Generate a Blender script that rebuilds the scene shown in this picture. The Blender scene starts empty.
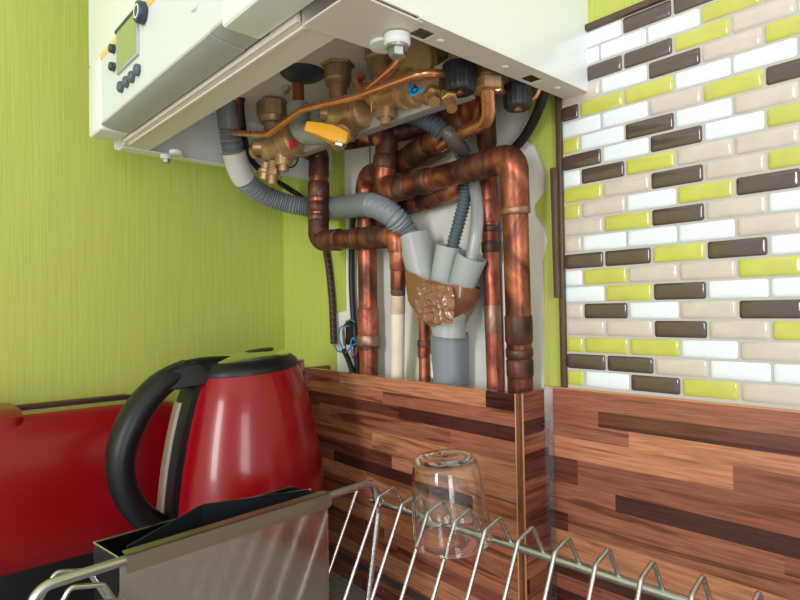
import bpy, bmesh, math, random
import numpy as np
from mathutils import Vector, Matrix

random.seed(7)
SC = bpy.context.scene
COL = SC.collection
PI = math.pi

# ------------------------------------------------------------------ camera
def _rot(a, b, c):
    ca, sa = math.cos(a), math.sin(a); cb, sb = math.cos(b), math.sin(b); cc, sc = math.cos(c), math.sin(c)
    f = np.array([-sa*cb, ca*cb, sb]); r = np.array([ca, sa, 0.0]); u = np.cross(r, f)
    return cc*r + sc*u, -sc*r + cc*u, f
R_, U_, F_ = _rot(0.8398326, 0.0167179, -0.0160510)
FOC = 590.14
CAM = np.array([0.7004, -0.4185, 1.1626])
cd = bpy.data.cameras.new('camera'); co = bpy.data.objects.new('camera', cd); COL.objects.link(co)
cd.sensor_width = 36.0; cd.lens = FOC/800*36.0; cd.clip_start = 0.01
m = Matrix.Identity(4)
for i in range(3):
    m[i][0] = R_[i]; m[i][1] = U_[i]; m[i][2] = -F_[i]; m[i][3] = CAM[i]
co.matrix_world = m
SC.camera = co

def at(u, v, y=None, x=None, z=None):
    """the point of the place seen at a photo pixel, at a known y, x or z (metres)"""
    d = F_ + R_*(u-400)/FOC - U_*(v-300)/FOC
    k, val = (1, y) if y is not None else ((0, x) if x is not None else (2, z))
    t = (val - CAM[k])/d[k]
    return Vector(CAM + t*d)

# ------------------------------------------------------------------ materials
def new_mat(name):
    mt = bpy.data.materials.new(name); mt.use_nodes = True
    nt = mt.node_tree
    return mt, nt, nt.nodes['Principled BSDF']
def lin(c):
    return tuple(((x/255)/12.92 if x/255 <= .04045 else ((x/255+.055)/1.055)**2.4) for x in c)
def mat(name, rgb, rough=.5, metal=0., bump=0., bscale=200., spec=None, coat=0., var=0., vscale=20., trans=0., ior=1.45, alpha=1.):
    mt, nt, b = new_mat(name)
    c = lin(rgb)
    b.inputs['Base Color'].default_value = (*c, 1)
    b.inputs['Roughness'].default_value = rough
    b.inputs['Metallic'].default_value = metal
    b.inputs['Coat Weight'].default_value = coat
    b.inputs['Coat Roughness'].default_value = .05
    b.inputs['Transmission Weight'].default_value = trans
    b.inputs['IOR'].default_value = ior
    if spec is not None: b.inputs['Specular IOR Level'].default_value = spec
    tc = nt.nodes.new('ShaderNodeTexCoord')
    if var > 0:
        n = nt.nodes.new('ShaderNodeTexNoise'); n.inputs['Scale'].default_value = vscale; n.inputs['Detail'].default_value = 6
        nt.links.new(tc.outputs['Object'], n.inputs['Vector'])
        r = nt.nodes.new('ShaderNodeValToRGB')
        r.color_ramp.elements[0].position = .3; r.color_ramp.elements[1].position = .7
        r.color_ramp.elements[0].color = (*[x*(1-var) for x in c], 1); r.color_ramp.elements[1].color = (*[min(1, x*(1+var)) for x in c], 1)
        nt.links.new(n.outputs['Fac'], r.inputs['Fac']); nt.links.new(r.outputs['Color'], b.inputs['Base Color'])
    if bump > 0:
        n = nt.nodes.new('ShaderNodeTexNoise'); n.inputs['Scale'].default_value = bscale; n.inputs['Detail'].default_value = 3
        nt.links.new(tc.outputs['Object'], n.inputs['Vector'])
        bp = nt.nodes.new('ShaderNodeBump'); bp.inputs['Strength'].default_value = bump; bp.inputs['Distance'].default_value = .002
        nt.links.new(n.outputs['Fac'], bp.inputs['Height']); nt.links.new(bp.outputs['Normal'], b.inputs['Normal'])
    return mt

def copper(name, stops, scale=40., rough=.38, metal=.75, stretch=(1, 1, .5)):
    mt, nt, b = new_mat(name)
    b.inputs['Metallic'].default_value = metal
    tc = nt.nodes.new('ShaderNodeTexCoord'); mp = nt.nodes.new('ShaderNodeMapping')
    mp.inputs['Scale'].default_value = stretch
    n = nt.nodes.new('ShaderNodeTexNoise'); n.inputs['Scale'].default_value = scale; n.inputs['Detail'].default_value = 8; n.inputs['Roughness'].default_value = .65
    n.inputs['Distortion'].default_value = .6
    nt.links.new(tc.outputs['Object'], mp.inputs['Vector']); nt.links.new(mp.outputs['Vector'], n.inputs['Vector'])
    r = nt.nodes.new('ShaderNodeValToRGB'); el = r.color_ramp.elements
    el[0].position = stops[0][0]; el[0].color = (*lin(stops[0][1]), 1)
    el[1].position = stops[-1][0]; el[1].color = (*lin(stops[-1][1]), 1)
    for p, c in stops[1:-1]:
        e = el.new(p); e.color = (*lin(c), 1)
    nt.links.new(n.outputs['Fac'], r.inputs['Fac']); nt.links.new(r.outputs['Color'], b.inputs['Base Color'])
    n2 = nt.nodes.new('ShaderNodeTexNoise'); n2.inputs['Scale'].default_value = 90; n2.inputs['Detail'].default_value = 4
    nt.links.new(tc.outputs['Object'], n2.inputs['Vector'])
    mr = nt.nodes.new('ShaderNodeMapRange'); mr.inputs['To Min'].default_value = max(.05, rough-.14); mr.inputs['To Max'].default_value = rough+.2
    nt.links.new(n2.outputs['Fac'], mr.inputs['Value']); nt.links.new(mr.outputs['Result'], b.inputs['Roughness'])
    bp = nt.nodes.new('ShaderNodeBump'); bp.inputs['Strength'].default_value = .15; bp.inputs['Distance'].default_value = .002
    nt.links.new(n2.outputs['Fac'], bp.inputs['Height']); nt.links.new(bp.outputs['Normal'], b.inputs['Normal'])
    return mt

def math_node(nt, op, a, b=None):
    n = nt.nodes.new('ShaderNodeMath'); n.operation = op
    for i, s in enumerate((a, b)):
        if s is None: continue
        if isinstance(s, (int, float)): n.inputs[i].default_value = s
        else: nt.links.new(s, n.inputs[i])
    return n.outputs[0]

def laminate(name, axis='X', strip=.0150, seed=0., vertical=False, dark=1., rough=.22):
    """walnut and beech butcher-block laminate: short strips of many browns"""
    mt, nt, b = new_mat(name)
    tc = nt.nodes.new('ShaderNodeTexCoord'); sep = nt.nodes.new('ShaderNodeSeparateXYZ')
    nt.links.new(tc.outputs['Object'], sep.inputs[0])
    u = sep.outputs[axis]; v = sep.outputs['Y' if (axis == 'X' and vertical) else 'Z']
    # rows of uneven height: warp v before cutting it into strips
    warp = math_node(nt, 'MULTIPLY', math_node(nt, 'SINE', math_node(nt, 'MULTIPLY', v, 97.0)), .0035)
    vv = math_node(nt, 'ADD', math_node(nt, 'ADD', v, warp), seed)
    row = math_node(nt, 'FLOOR', math_node(nt, 'DIVIDE', vv, strip))
    wn = nt.nodes.new('ShaderNodeTexWhiteNoise'); wn.noise_dimensions = '1D'; nt.links.new(row, wn.inputs['W'])
    off = math_node(nt, 'MULTIPLY', wn.outputs['Value'], 3.7)
    colx = math_node(nt, 'FLOOR', math_node(nt, 'DIVIDE', math_node(nt, 'ADD', u, off), .21))
    cmb = nt.nodes.new('ShaderNodeCombineXYZ'); nt.links.new(row, cmb.inputs[0]); nt.links.new(colx, cmb.inputs[1])
    w2 = nt.nodes.new('ShaderNodeTexWhiteNoise'); w2.noise_dimensions = '2D'; nt.links.new(cmb.outputs[0], w2.inputs['Vector'])
    ramp = nt.nodes.new('ShaderNodeValToRGB'); ramp.color_ramp.interpolation = 'CONSTANT'
    el = ramp.color_ramp.elements
    cols = [(0, (70, 40, 38)), (.16, (102, 58, 48)), (.27, (138, 82, 66)), (.40, (152, 94, 74)), (.54, (170, 108, 82)), (.68, (146, 86, 68)), (.80, (186, 126, 92)), (.92, (118, 68, 56))]
    el[0].position = 0; el[0].color = (*[x*dark for x in lin(cols[0][1])], 1)
    el[1].position = cols[-1][0]; el[1].color = (*[x*dark for x in lin(cols[-1][1])], 1)
    for p, c in cols[1:-1]:
        e = el.new(p); e.color = (*[x*dark for x in lin(c)], 1)
    nt.links.new(w2.outputs['Value'], ramp.inputs['Fac'])
    # grain: noise drawn out along the strip, shifted per strip
    g = nt.nodes.new('ShaderNodeCombineXYZ')
    nt.links.new(math_node(nt, 'MULTIPLY', math_node(nt, 'ADD', u, math_node(nt, 'MULTIPLY', w2.outputs['Value'], 7.0)), 30.0), g.inputs[0])
    nt.links.new(math_node(nt, 'MULTIPLY', v, 520.0), g.inputs[1]); nt.links.new(row, g.inputs[2])
    gn = nt.nodes.new('ShaderNodeTexNoise'); gn.inputs['Scale'].default_value = 1; gn.inputs['Detail'].default_value = 5; gn.inputs['Distortion'].default_value = .8
    nt.links.new(g.outputs[0], gn.inputs['Vector'])
    gr = nt.nodes.new('ShaderNodeValToRGB'); gr.color_ramp.elements[0].position = .33; gr.color_ramp.elements[1].position = .62
    gr.color_ramp.elements[0].color = (.62, .56, .54, 1); gr.color_ramp.elements[1].color = (1.08, 1.06, 1.04, 1)
    nt.links.new(gn.outputs['Fac'], gr.inputs['Fac'])
    # broad dark heartwood streaks wandering along the strips
    h = nt.nodes.new('ShaderNodeCombineXYZ')
    nt.links.new(math_node(nt, 'MULTIPLY', math_node(nt, 'ADD', u, math_node(nt, 'MULTIPLY', w2.outputs['Value'], 5.0)), 5.0), h.inputs[0])
    nt.links.new(math_node(nt, 'MULTIPLY', v, 95.0), h.inputs[1]); nt.links.new(math_node(nt, 'MULTIPLY', w2.outputs['Value'], 9.0), h.inputs[2])
    hn = nt.nodes.new('ShaderNodeTexNoise'); hn.inputs['Scale'].default_value = 1; hn.inputs['Detail'].default_value = 3; hn.inputs['Distortion'].default_value = 1.2
    nt.links.new(h.outputs[0], hn.inputs['Vector'])
    hr = nt.nodes.new('ShaderNodeValToRGB'); hr.color_ramp.elements[0].position = .36; hr.color_ramp.elements[1].position = .47
    hr.color_ramp.elements[0].color = (.40, .34, .33, 1); hr.color_ramp.elements[1].color = (1, 1, 1, 1)
    nt.links.new(hn.outputs['Fac'], hr.inputs['Fac'])
    mh = nt.nodes.new('ShaderNodeMix'); mh.data_type = 'RGBA'; mh.blend_type = 'MULTIPLY'; mh.inputs[0].default_value = .9
    nt.links.new(ramp.outputs['Color'], mh.inputs[6]); nt.links.new(hr.outputs['Color'], mh.inputs[7])
    mx = nt.nodes.new('ShaderNodeMix'); mx.data_type = 'RGBA'; mx.blend_type = 'MULTIPLY'; mx.inputs[0].default_value = .85
    nt.links.new(mh.outputs[2], mx.inputs[6]); nt.links.new(gr.outputs['Color'], mx.inputs[7])
    nt.links.new(mx.outputs[2], b.inputs['Base Color'])
    b.inputs['Roughness'].default_value = rough
    b.inputs['Specular IOR Level'].default_value = .45
    return mt

def wallpaper(name, rgb, axis):
    """lime wallpaper with fine combed vertical lines"""
    mt, nt, b = new_mat(name)
    tc = nt.nodes.new('ShaderNodeTexCoord'); mp = nt.nodes.new('ShaderNodeMapping')
    mp.inputs['Scale'].default_value = (520, 520, 12)
    nt.links.new(tc.outputs['Object'], mp.inputs['Vector'])
    n = nt.nodes.new('ShaderNodeTexNoise'); n.inputs['Scale'].default_value = 1; n.inputs['Detail'].default_value = 3; n.inputs['Roughness'].default_value = .6
    nt.links.new(mp.outputs['Vector'], n.inputs['Vector'])
    r = nt.nodes.new('ShaderNodeValToRGB'); c = lin(rgb)
    r.color_ramp.elements[0].position = .32; r.color_ramp.elements[1].position = .68
    r.color_ramp.elements[0].color = (*[x*.91 for x in c], 1); r.color_ramp.elements[1].color = (*[x*1.06 for x in c], 1)
    nt.links.new(n.outputs['Fac'], r.inputs['Fac']); nt.links.new(r.outputs['Color'], b.inputs['Base Color'])
    bp = nt.nodes.new('ShaderNodeBump'); bp.inputs['Strength'].default_value = .35; bp.inputs['Distance'].default_value = .0006
    nt.links.new(n.outputs['Fac'], bp.inputs['Height']); nt.links.new(bp.outputs['Normal'], b.inputs['Normal'])
    b.inputs['Roughness'].default_value = .6
    return mt

def brushed(name, rgb, rough=.28, axis=2):
    mt, nt, b = new_mat(name)
    b.inputs['Metallic'].default_value = 1; b.inputs['Base Color'].default_value = (*lin(rgb), 1)
    tc = nt.nodes.new('ShaderNodeTexCoord'); mp = nt.nodes.new('ShaderNodeMapping')
    s = [30, 30, 30]; s[axis] = 700; mp.inputs['Scale'].default_value = s
    nt.links.new(tc.outputs['Object'], mp.inputs['Vector'])
    n = nt.nodes.new('ShaderNodeTexNoise'); n.inputs['Scale'].default_value = 1; n.inputs['Detail'].default_value = 3
    nt.links.new(mp.outputs['Vector'], n.inputs['Vector'])
    mr = nt.nodes.new('ShaderNodeMapRange'); mr.inputs['To Min'].default_value = rough-.08; mr.inputs['To Max'].default_value = rough+.12
    nt.links.new(n.outputs['Fac'], mr.inputs['Value']); nt.links.new(mr.outputs['Result'], b.inputs['Roughness'])
    return mt

def glassy(name, rgb=(255, 255, 255), rough=0., ior=1.45):
    mt, nt, b = new_mat(name)
    b.inputs['Base Color'].default_value = (*lin(rgb), 1); b.inputs['Transmission Weight'].default_value = 1
    b.inputs['Roughness'].default_value = rough; b.inputs['IOR'].default_value = ior
    return mt

M = {}
M['wall_green'] = wallpaper('lime wallpaper', (172, 182, 82), 'Y')
M['plaster'] = mat('bare white plaster', (218, 216, 208), .8, bump=.3, bscale=60, var=.10, vscale=14)
M['grout'] = mat('pale grey grout', (178, 176, 170), .7)
for k, c in dict(w=(220, 228, 233), t=(194, 183, 172), y=(184, 186, 84), b=(78, 65, 60)).items():
    M['tile_'+k] = mat('glossy tile '+k, c, .14, bump=.35, bscale=60, coat=.8, var=.07 if k != 'w' else .01, vscale=60)
M['trim_brown'] = mat('dark bronze trim', (92, 74, 60), .35, metal=.3, var=.15, vscale=40)
M['wood'] = laminate('butcher block laminate', 'X')
M['wood_side'] = laminate('butcher block laminate return', 'Y', seed=.31)
M['edge_dark'] = mat('raw board edge', (110, 66, 42), .55, var=.25, vscale=60)
M['edge_band'] = mat('beech edge band', (196, 140, 92), .45)
M['clear_strip'] = glassy('clear plastic strip', (235, 240, 245), .12)
M['seal'] = mat('dark grey sealing strip', (74, 66, 66), .4)
M['worktop'] = mat('grey stone worktop', (172, 172, 176), .25, var=.2, vscale=180)
M['white'] = mat('white enamel steel', (226, 229, 230), .22, coat=.35)
M['white_in'] = mat('off-white chassis steel', (226, 220, 212), .42)
M['white_bar'] = mat('off-white bar', (222, 216, 208), .35)
M['panel_grey'] = mat('pale grey green plastic', (204, 210, 211), .4)
M['flap_grey'] = mat('silver grey plastic', (172, 174, 176), .38)
M['lcd'] = mat('olive display', (150, 164, 110), .15)
M['navy'] = mat('dark slate plastic', (52, 60, 76), .35)
M['button'] = mat('slate rubber button', (78, 88, 98), .45)
M['orange'] = mat('orange strip', (248, 190, 100), .5)
M['black'] = mat('black rubber', (22, 22, 24), .5)
M['black_gloss'] = mat('black plastic', (18, 18, 20), .42, spec=.4)
M['black_tex'] = mat('black knob plastic', (30, 30, 33), .45)
M['zinc'] = brushed('zinc plated steel', (190, 194, 190), .3)
M['steel'] = brushed('stainless wire', (188, 187, 188), .27)
M['steel_sheet'] = brushed('stainless sheet', (198, 194, 190), .12, 1)
M['steel_flange'] = brushed('dull stainless flange', (168, 162, 146), .38, 1)
M['steel_dark'] = mat('dark blue grey sheet', (44, 48, 60), .3, metal=.5)
M['copper'] = copper('weathered copper', [(.32, (52, 33, 30)), (.45, (108, 62, 48)), (.56, (166, 96, 68)), (.72, (212, 138, 100))], 34)
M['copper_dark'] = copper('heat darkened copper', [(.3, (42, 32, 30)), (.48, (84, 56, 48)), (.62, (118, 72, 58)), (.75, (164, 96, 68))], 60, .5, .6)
M['copper_red'] = copper('red flushed copper', [(.3, (66, 40, 38)), (.45, (132, 64, 54)), (.6, (182, 110, 80)), (.75, (150, 70, 58))], 50, .42, .6)
M['copper_bright'] = copper('bright copper', [(.3, (216, 134, 94)), (.7, (238, 166, 124))], 25, .24, .85)
M['copper_flat'] = mat('painted copper stub', (134, 66, 44), .5)
M['slot_brown'] = mat('dark brown slot lining', (70, 36, 28), .5)
M['solder'] = copper('soldered collar', [(.3, (52, 38, 34)), (.5, (92, 62, 50)), (.7, (140, 104, 84))], 70, .45, .6)
M['solder_bright'] = copper('silver solder ring', [(.3, (110, 76, 62)), (.7, (184, 146, 120))], 90, .4, .7)
M['cream'] = mat('cream pipe paint', (226, 214, 190), .5, var=.08, vscale=30)
M['soot'] = mat('scorched cream paint', (196, 172, 146), .6, var=.22, vscale=60)
M['soot_dark'] = mat('soot blackened paint', (92, 70, 58), .65, var=.4, vscale=80)
M['brass'] = copper('dull brass', [(.3, (148, 118, 84)), (.5, (186, 152, 110)), (.7, (214, 182, 138))], 45, .38, .6)
M['brass_dull'] = copper('oxidised brass', [(.3, (130, 106, 80)), (.5, (164, 136, 102)), (.7, (194, 164, 126))], 45, .44, .5)
M['brass_bright'] = copper('bright brass', [(.3, (170, 132, 80)), (.7, (206, 170, 116))], 30, .34, .75)
M['yellow'] = mat('yellow lever plastic', (236, 172, 40), .4)
M['tag_y'] = mat('yellow tag', (236, 180, 50), .5)
M['tag_b'] = mat('blue tag', (40, 150, 216), .5)
M['tag_r'] = mat('red tag', (204, 30, 40), .5)
M['ink'] = mat('black ink', (20, 24, 40), .6)
M['hose'] = mat('grey flexible hose', (122, 129, 133), .42)
M['hose_dark'] = mat('slate corrugated hose', (76, 88, 94), .42)
M['cuff'] = mat('off-white hose cuff', (214, 212, 206), .45)
M['pvc'] = mat('grey pvc', (120, 126, 130), .38)
M['pvc_elbow'] = mat('grey green plastic elbow', (140, 146, 142), .42)
M['funnel'] = mat('milky plastic', (196, 200, 198), .35, trans=.4)
M['tape'] = mat('brown packing tape', (128, 86, 56), .25, bump=.2, bscale=60, coat=.4)
M['tube_clear'] = mat('translucent tube', (196, 202, 202), .15, trans=.6)
M['sleeve'] = mat('smoky grey tube', (86, 80, 76), .3)
M['tan_board'] = mat('beige board', (178, 148, 108), .6, var=.08, vscale=30)
M['red'] = mat('glossy red enamel', (132, 3, 18), .24, coat=.2, spec=.4)
M['red_toaster'] = mat('red toaster enamel', (128, 3, 16), .3, coat=.12, spec=.4)
M['chrome'] = mat('polished chrome', (216, 216, 210), .12, metal=1)
M['window'] = mat('smoked level window', (206, 192, 180), .25)
M['glass'] = glassy('clear glass', (250, 252, 252), 0, 1.5)
M['cable_red'] = mat('red flecked braid', (110, 44, 40), .55)
for n, c in dict(blue=(50, 130, 190), brown=(120, 70, 40), green=(60, 120, 60), red=(190, 60, 60)).items():
    M['wire_'+n] = mat(n+' wire', c, .45)
M['steel_plate'] = mat('galvanised bracket', (176, 176, 174), .42, metal=.3, var=.08, vscale=30)
M['void'] = mat('dark opening', (26, 22, 22), .8)
M['backsheet'] = mat('blue grey sheet', (186, 196, 206), .45)
M['label_white'] = mat('white sticker', (236, 236, 232), .5)

# ------------------------------------------------------------------ mesh helpers
ORG = {}
class MB:
    def __init__(s): s.v = []; s.f = []; s.mi = []; s.mats = []; s.cur = 0
    def use(s, mt):
        if mt not in s.mats: s.mats.append(mt)
        s.cur = s.mats.index(mt); return s
    def add(s, vs, fs):
        n = len(s.v); s.v += [Vector(p) for p in vs]
        for f in fs: s.f.append([n+i for i in f]); s.mi.append(s.cur)
        return s
    def box(s, a, b):
        x0, y0, z0 = a; x1, y1, z1 = b
        x0, x1 = min(x0, x1), max(x0, x1); y0, y1 = min(y0, y1), max(y0, y1); z0, z1 = min(z0, z1), max(z0, z1)
        return s.hexa([(x0,y0,z0),(x1,y0,z0),(x1,y1,z0),(x0,y1,z0),(x0,y0,z1),(x1,y0,z1),(x1,y1,z1),(x0,y1,z1)])
    def hexa(s, p):
        return s.add(p, [(3,2,1,0),(4,5,6,7),(0,1,5,4),(1,2,6,5),(2,3,7,6),(3,0,4,7)])
    def slab(s, pts, off):
        """polygon given thickness along the vector off"""
        n = len(pts); off = Vector(off); pts = [Vector(p) for p in pts]
        return s.add(pts + [p+off for p in pts], [tuple(range(n))[::-1], tuple(range(n, 2*n))] + [(i, (i+1) % n, n+(i+1) % n, n+i) for i in range(n)])
    def tube(s, pts, r, n=14, caps=True, flat=1.0, up=None):
        pts = [Vector(p) for p in pts]; k = len(pts)
        rs = r if isinstance(r, (list, tuple)) else [r]*k
        T = []
        for i in range(k):
            d = pts[min(i+1, k-1)] - pts[max(i-1, 0)]
            T.append(d.normalized())
        a = Vector(up) if up is not None else Vector((0, 0, 1))
        if abs(a.dot(T[0])) > .95: a = Vector((1, 0, 0))
        N = (a - T[0]*a.dot(T[0])).normalized()
        vs = []
        for i in range(k):
            if i: 
                N = (N - T[i]*N.dot(T[i])).normalized()
            B = T[i].cross(N)
            for j in range(n):
                t = 2*PI*j/n
                vs.append(pts[i] + N*(rs[i]*math.cos(t)) + B*(rs[i]*flat*math.sin(t)))
        fs = [(i*n+j, i*n+(j+1) % n, (i+1)*n+(j+1) % n, (i+1)*n+j) for i in range(k-1) for j in range(n)]
        if caps: fs += [tuple(range(n))[::-1], tuple(range((k-1)*n, k*n))]
        return s.add(vs, fs)
    def lathe(s, prof, n=32, axis=Vector((0,0,1)), org=Vector((0,0,0)), close=False):
        """prof: (radius, height) pairs about an axis through org"""
        axis = Vector(axis).normalized(); org = Vector(org)
        a = Vector((1,0,0)) if abs(axis.x) < .9 else Vector((0,1,0))
        N = (a - axis*a.dot(axis)).normalized(); B = axis.cross(N)
        k = len(prof); vs = []
        for r, h in prof:
            for j in range(n):
                t = 2*PI*j/n
                vs.append(org + axis*h + N*(r*math.cos(t)) + B*(r*math.sin(t)))
        fs = [(i*n+j, i*n+(j+1) % n, (i+1)*n+(j+1) % n, (i+1)*n+j) for i in range(k-1) for j in range(n)]
        if close: fs += [((k-1)*n+j, (k-1)*n+(j+1) % n, (j+1) % n, j) for j in range(n)]
        else:
            if prof[0][0] > 1e-6: fs.append(tuple(range(n))[::-1])
            if prof[-1][0] > 1e-6: fs.append(tuple(range((k-1)*n, k*n)))
        return s.add(vs, fs)
    def cyl(s, a, b, r, n=24, r2=None):
        a = Vector(a); b = Vector(b)
        return s.lathe([(r, 0), (r2 if r2 is not None else r, (b-a).length)], n, b-a, a)
    def build(s, name, mt=None, parent=None, smooth=35, bevel=0., seg=2):
        me = bpy.data.meshes.new(name)
        if parent is not None: o = Vector(parent['_o'])
        else:
            xs = np.array([tuple(v) for v in s.v]); lo = xs.min(0); hi = xs.max(0)
            o = Vector(((lo[0]+hi[0])/2, (lo[1]+hi[1])/2, lo[2]))
        me.from_pydata([tuple(v-o) for v in s.v], [], s.f)
        if mt is not None: me.materials.append(mt)
        else:
            for x in s.mats: me.materials.append(x)
            for p, i in zip(me.polygons, s.mi): p.material_index = i
        bm = bmesh.new(); bm.from_mesh(me)
        bmesh.ops.remove_doubles(bm, verts=bm.verts, dist=1e-6)
        bmesh.ops.dissolve_degenerate(bm, dist=1e-7, edges=bm.edges)
        bmesh.ops.recalc_face_normals(bm, faces=bm.faces)
        if bevel > 0:
            ed = [e for e in bm.edges if len(e.link_faces) == 2 and e.calc_face_angle(0) > math.radians(30)]
            bmesh.ops.bevel(bm, geom=ed, offset=bevel, segments=seg, profile=.6, affect='EDGES', clamp_overlap=True)
        bm.to_mesh(me); bm.free()
        if smooth:
            for p in me.polygons: p.use_smooth = True
            me.set_sharp_from_angle(angle=math.radians(smooth))
        ob = bpy.data.objects.new(name, me); COL.objects.link(ob)
        ob['_o'] = tuple(o)
        if parent is not None: ob.parent = parent
        else: ob.location = o
        return ob

def tag(o, label, cat, group=None, kind=None):
    o['label'] = label
    o['category'] = cat
    if group: o['group'] = group
    if kind: o['kind'] = kind
    return o
def thing(name, loc, label, cat, group=None):
    o = bpy.data.objects.new(name, None); COL.objects.link(o); o.empty_display_size = .02
    o.location = loc; o['_o'] = tuple(loc)
    return tag(o, label, cat, group)
def struct(o):
    o['kind'] = 'structure'; return o

def fillet(pts, r, n=8):
    """polyline with its corners rounded to radius r"""
    pts = [Vector(p) for p in pts]; out = [pts[0]]
    for i in range(1, len(pts)-1):
        p, a, b = pts[i], pts[i-1], pts[i+1]
        da, db = (a-p), (b-p); la, lb = da.length, db.length; da.normalize(); db.normalize()
        ang = da.angle(db)
        if ang > math.radians(176): out.append(p); continue
        t = min(r/math.tan(ang/2), la*.49, lb*.49); rr = t*math.tan(ang/2)
        bis = (da+db).normalized(); c = p + bis*(rr/math.sin(ang/2))
        s0 = p+da*t - c; s1 = p+db*t - c; tot = s0.angle(s1)
        ax = s0.cross(s1).normalized()
        for k in range(n+1): out.append(c + Matrix.Rotation(tot*k/n, 3, ax) @ s0)
    out.append(pts[-1]); return out
def spline(pts, n=12):
    pts = [Vector(p) for p in pts]; P = [pts[0]*2-pts[1]] + pts + [pts[-1]*2-pts[-2]]; out = []
    for i in range(1, len(P)-2):
        a, b, c, d = P[i-1:i+3]
        for k in range(n):
            t = k/n
            out.append(.5*((2*b) + (c-a)*t + (2*a-5*b+4*c-d)*t*t + (3*b-3*c+d-a)*t**3))
    out.append(pts[-1]); return out
def resample(pts, step):
    L = [0]
    for a, b in zip(pts, pts[1:]): L.append(L[-1]+(b-a).length)
    n = max(2, int(L[-1]/step)); out = []; j = 0
    for i in range(n+1):
        t = L[-1]*i/n
        while j < len(L)-2 and L[j+1] < t: j += 1
        q = (t-L[j])/max(1e-9, L[j+1]-L[j]); out.append(pts[j].lerp(pts[j+1], min(1, q)))
    return out
def hexnut(mb, a, b, r):
    a = Vector(a); b = Vector(b); L = (b-a).length; c = r*.10
    return mb.lathe([(r*.9, 0), (r, c), (r, L-c), (r*.9, L)], 6, b-a, a)

# ================================================================== THE SETTING
XT = .4362                     # left edge of the tiles
ZT0, ZT1 = 1.1000, 1.3768     # bottom and top of the tiles
# left wall
struct(MB().box((-.06, -1.6, 0), (0, .06, 2.5)).build('wall_left', M['wall_green'], smooth=0))
# back wall: bare plaster, with the wallpaper still on it in places
struct(MB().box((0, 0, 0), (2.2, .06, 2.5)).build('wall_back', M['plaster'], smooth=0))
TH = (0, -.0012, 0)
def sheet(name, pts):
    return struct(MB().slab([(p[0], 0, p[1]) for p in pts], TH).build(name, M['wall_green'], smooth=0))
xl = .139
sheet('wall_back', [(0, .86), (.118, .86), (.1185, 1.16), (xl, 1.163), (xl, 1.395), (0, 1.395)])
# ragged wallpaper edge at the right of the stripped patch
rag = [(545, 386), (545, 300), (544, 262), (548, 240), (545, 226), (537, 215), (536, 205), (545, 193), (546, 172), (542, 160), (536, 146), (528, 140), (530, 120), (528, 92), (526, 70)]
rp = [at(u, v, y=0) for u, v in rag]
sheet('wall_back', [(XT+.001, 1.06), (XT+.001, 1.42)] + [(rp[-1].x, 1.42)] + [(p.x, p.z) for p in rp[::-1]] + [(rp[0].x, 1.06)])
sheet('wall_back', [(XT, ZT1+.005), (2.2, ZT1+.005), (2.2, 2.5), (XT, 2.5)])
sheet('wall_back', [(0, 1.395), (.06, 1.395), (.06, 2.5), (0, 2.5)])
# a seam in the plasterboard
struct(MB().box((at(370, 150, y=0).x-.0006, -.0006, 1.30), (at(370, 150, y=0).x+.0006, .002, 1.40)).build('trim_1', M['seal'], smooth=0))
# floor and room, for the light to bounce in
struct(MB().box((-.06, -3.2, -.05), (3.2, .06, 0)).build('floor', mat('floor vinyl', (206, 200, 190), .5), smooth=0))
struct(MB().box((-.06, -3.2, 2.5), (3.2, .06, 2.55)).build('ceiling', mat('ceiling paint', (240, 240, 236), .8), smooth=0))

# ---- tiles: one sheet of gel bricks
rows = ['ywbyt', 'bbtww', 'yyywt', 'ttbty', 'tbwtb', 'wybww', 'wytty', 'bbybw', 'twwwt', 'tybtw', 'ytwyb', 'ytbty',
        'wbyttw', 'bwbwy', 'ywbwt', 'wwtyb', 'byywwb', 'twbty', 'wbbytw', 'wwwyt', 'wwbbyt']
PX, PZ, XJ, GAP, XEND = .0369, .013345, .4520, .0017, 2.19
PZ = (ZT1-ZT0)/21
tb = MB()
tb.use(M['grout']).box((XT, -.0026, ZT0-.0018), (XEND, 0, ZT1))
def brick(x0, x1, z0, z1, mt):
    tb.use(mt); e = min(.0016, (x1-x0)*.3); y0, y1 = -.0022, -.0037
    c = .0011
    def ring(i, y, cc):
        a0, a1, b0, b1 = x0+i, x1-i, z0+i, z1-i
        return [(a0+cc,y,b0),(a1-cc,y,b0),(a1,y,b0+cc),(a1,y,b1-cc),(a1-cc,y,b1),(a0+cc,y,b1),(a0,y,b1-cc),(a0,y,b0+cc)]
    r = [ring(0, y0, c), ring(0, y0-.0006, c), ring(e*.45, y1+.0003, c), ring(e, y1, c*.8), ring(e*2.2, y1-.0002, c*.6)]
    vs = [p for q in r for p in q]
    fs = [(i*8+j, i*8+(j+1) % 8, (i+1)*8+(j+1) % 8, (i+1)*8+j) for i in range(4) for j in range(8)] + [tuple(range(32, 40))]
    tb.add(vs, fs)
rr = random.Random(3)
for r, cols in enumerate(rows):
    odd = r % 2; z0 = ZT0+r*PZ+GAP/2; z1 = ZT0+(r+1)*PZ-GAP/2
    xs = [XT] + [XJ + PX*(k+(.5 if odd else 0)) for k in range(48)]
    for k in range(len(xs)-1):
        if xs[k+1] > XEND: break
        c = cols[k] if k < len(cols) else rr.choice('wwttyyb')
        brick(xs[k]+(GAP/2 if k else .0004), xs[k+1]-GAP/2, z0, z1, M['tile_'+c])
struct(tb.build('wall_back_tiles', None, smooth=50))
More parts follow.
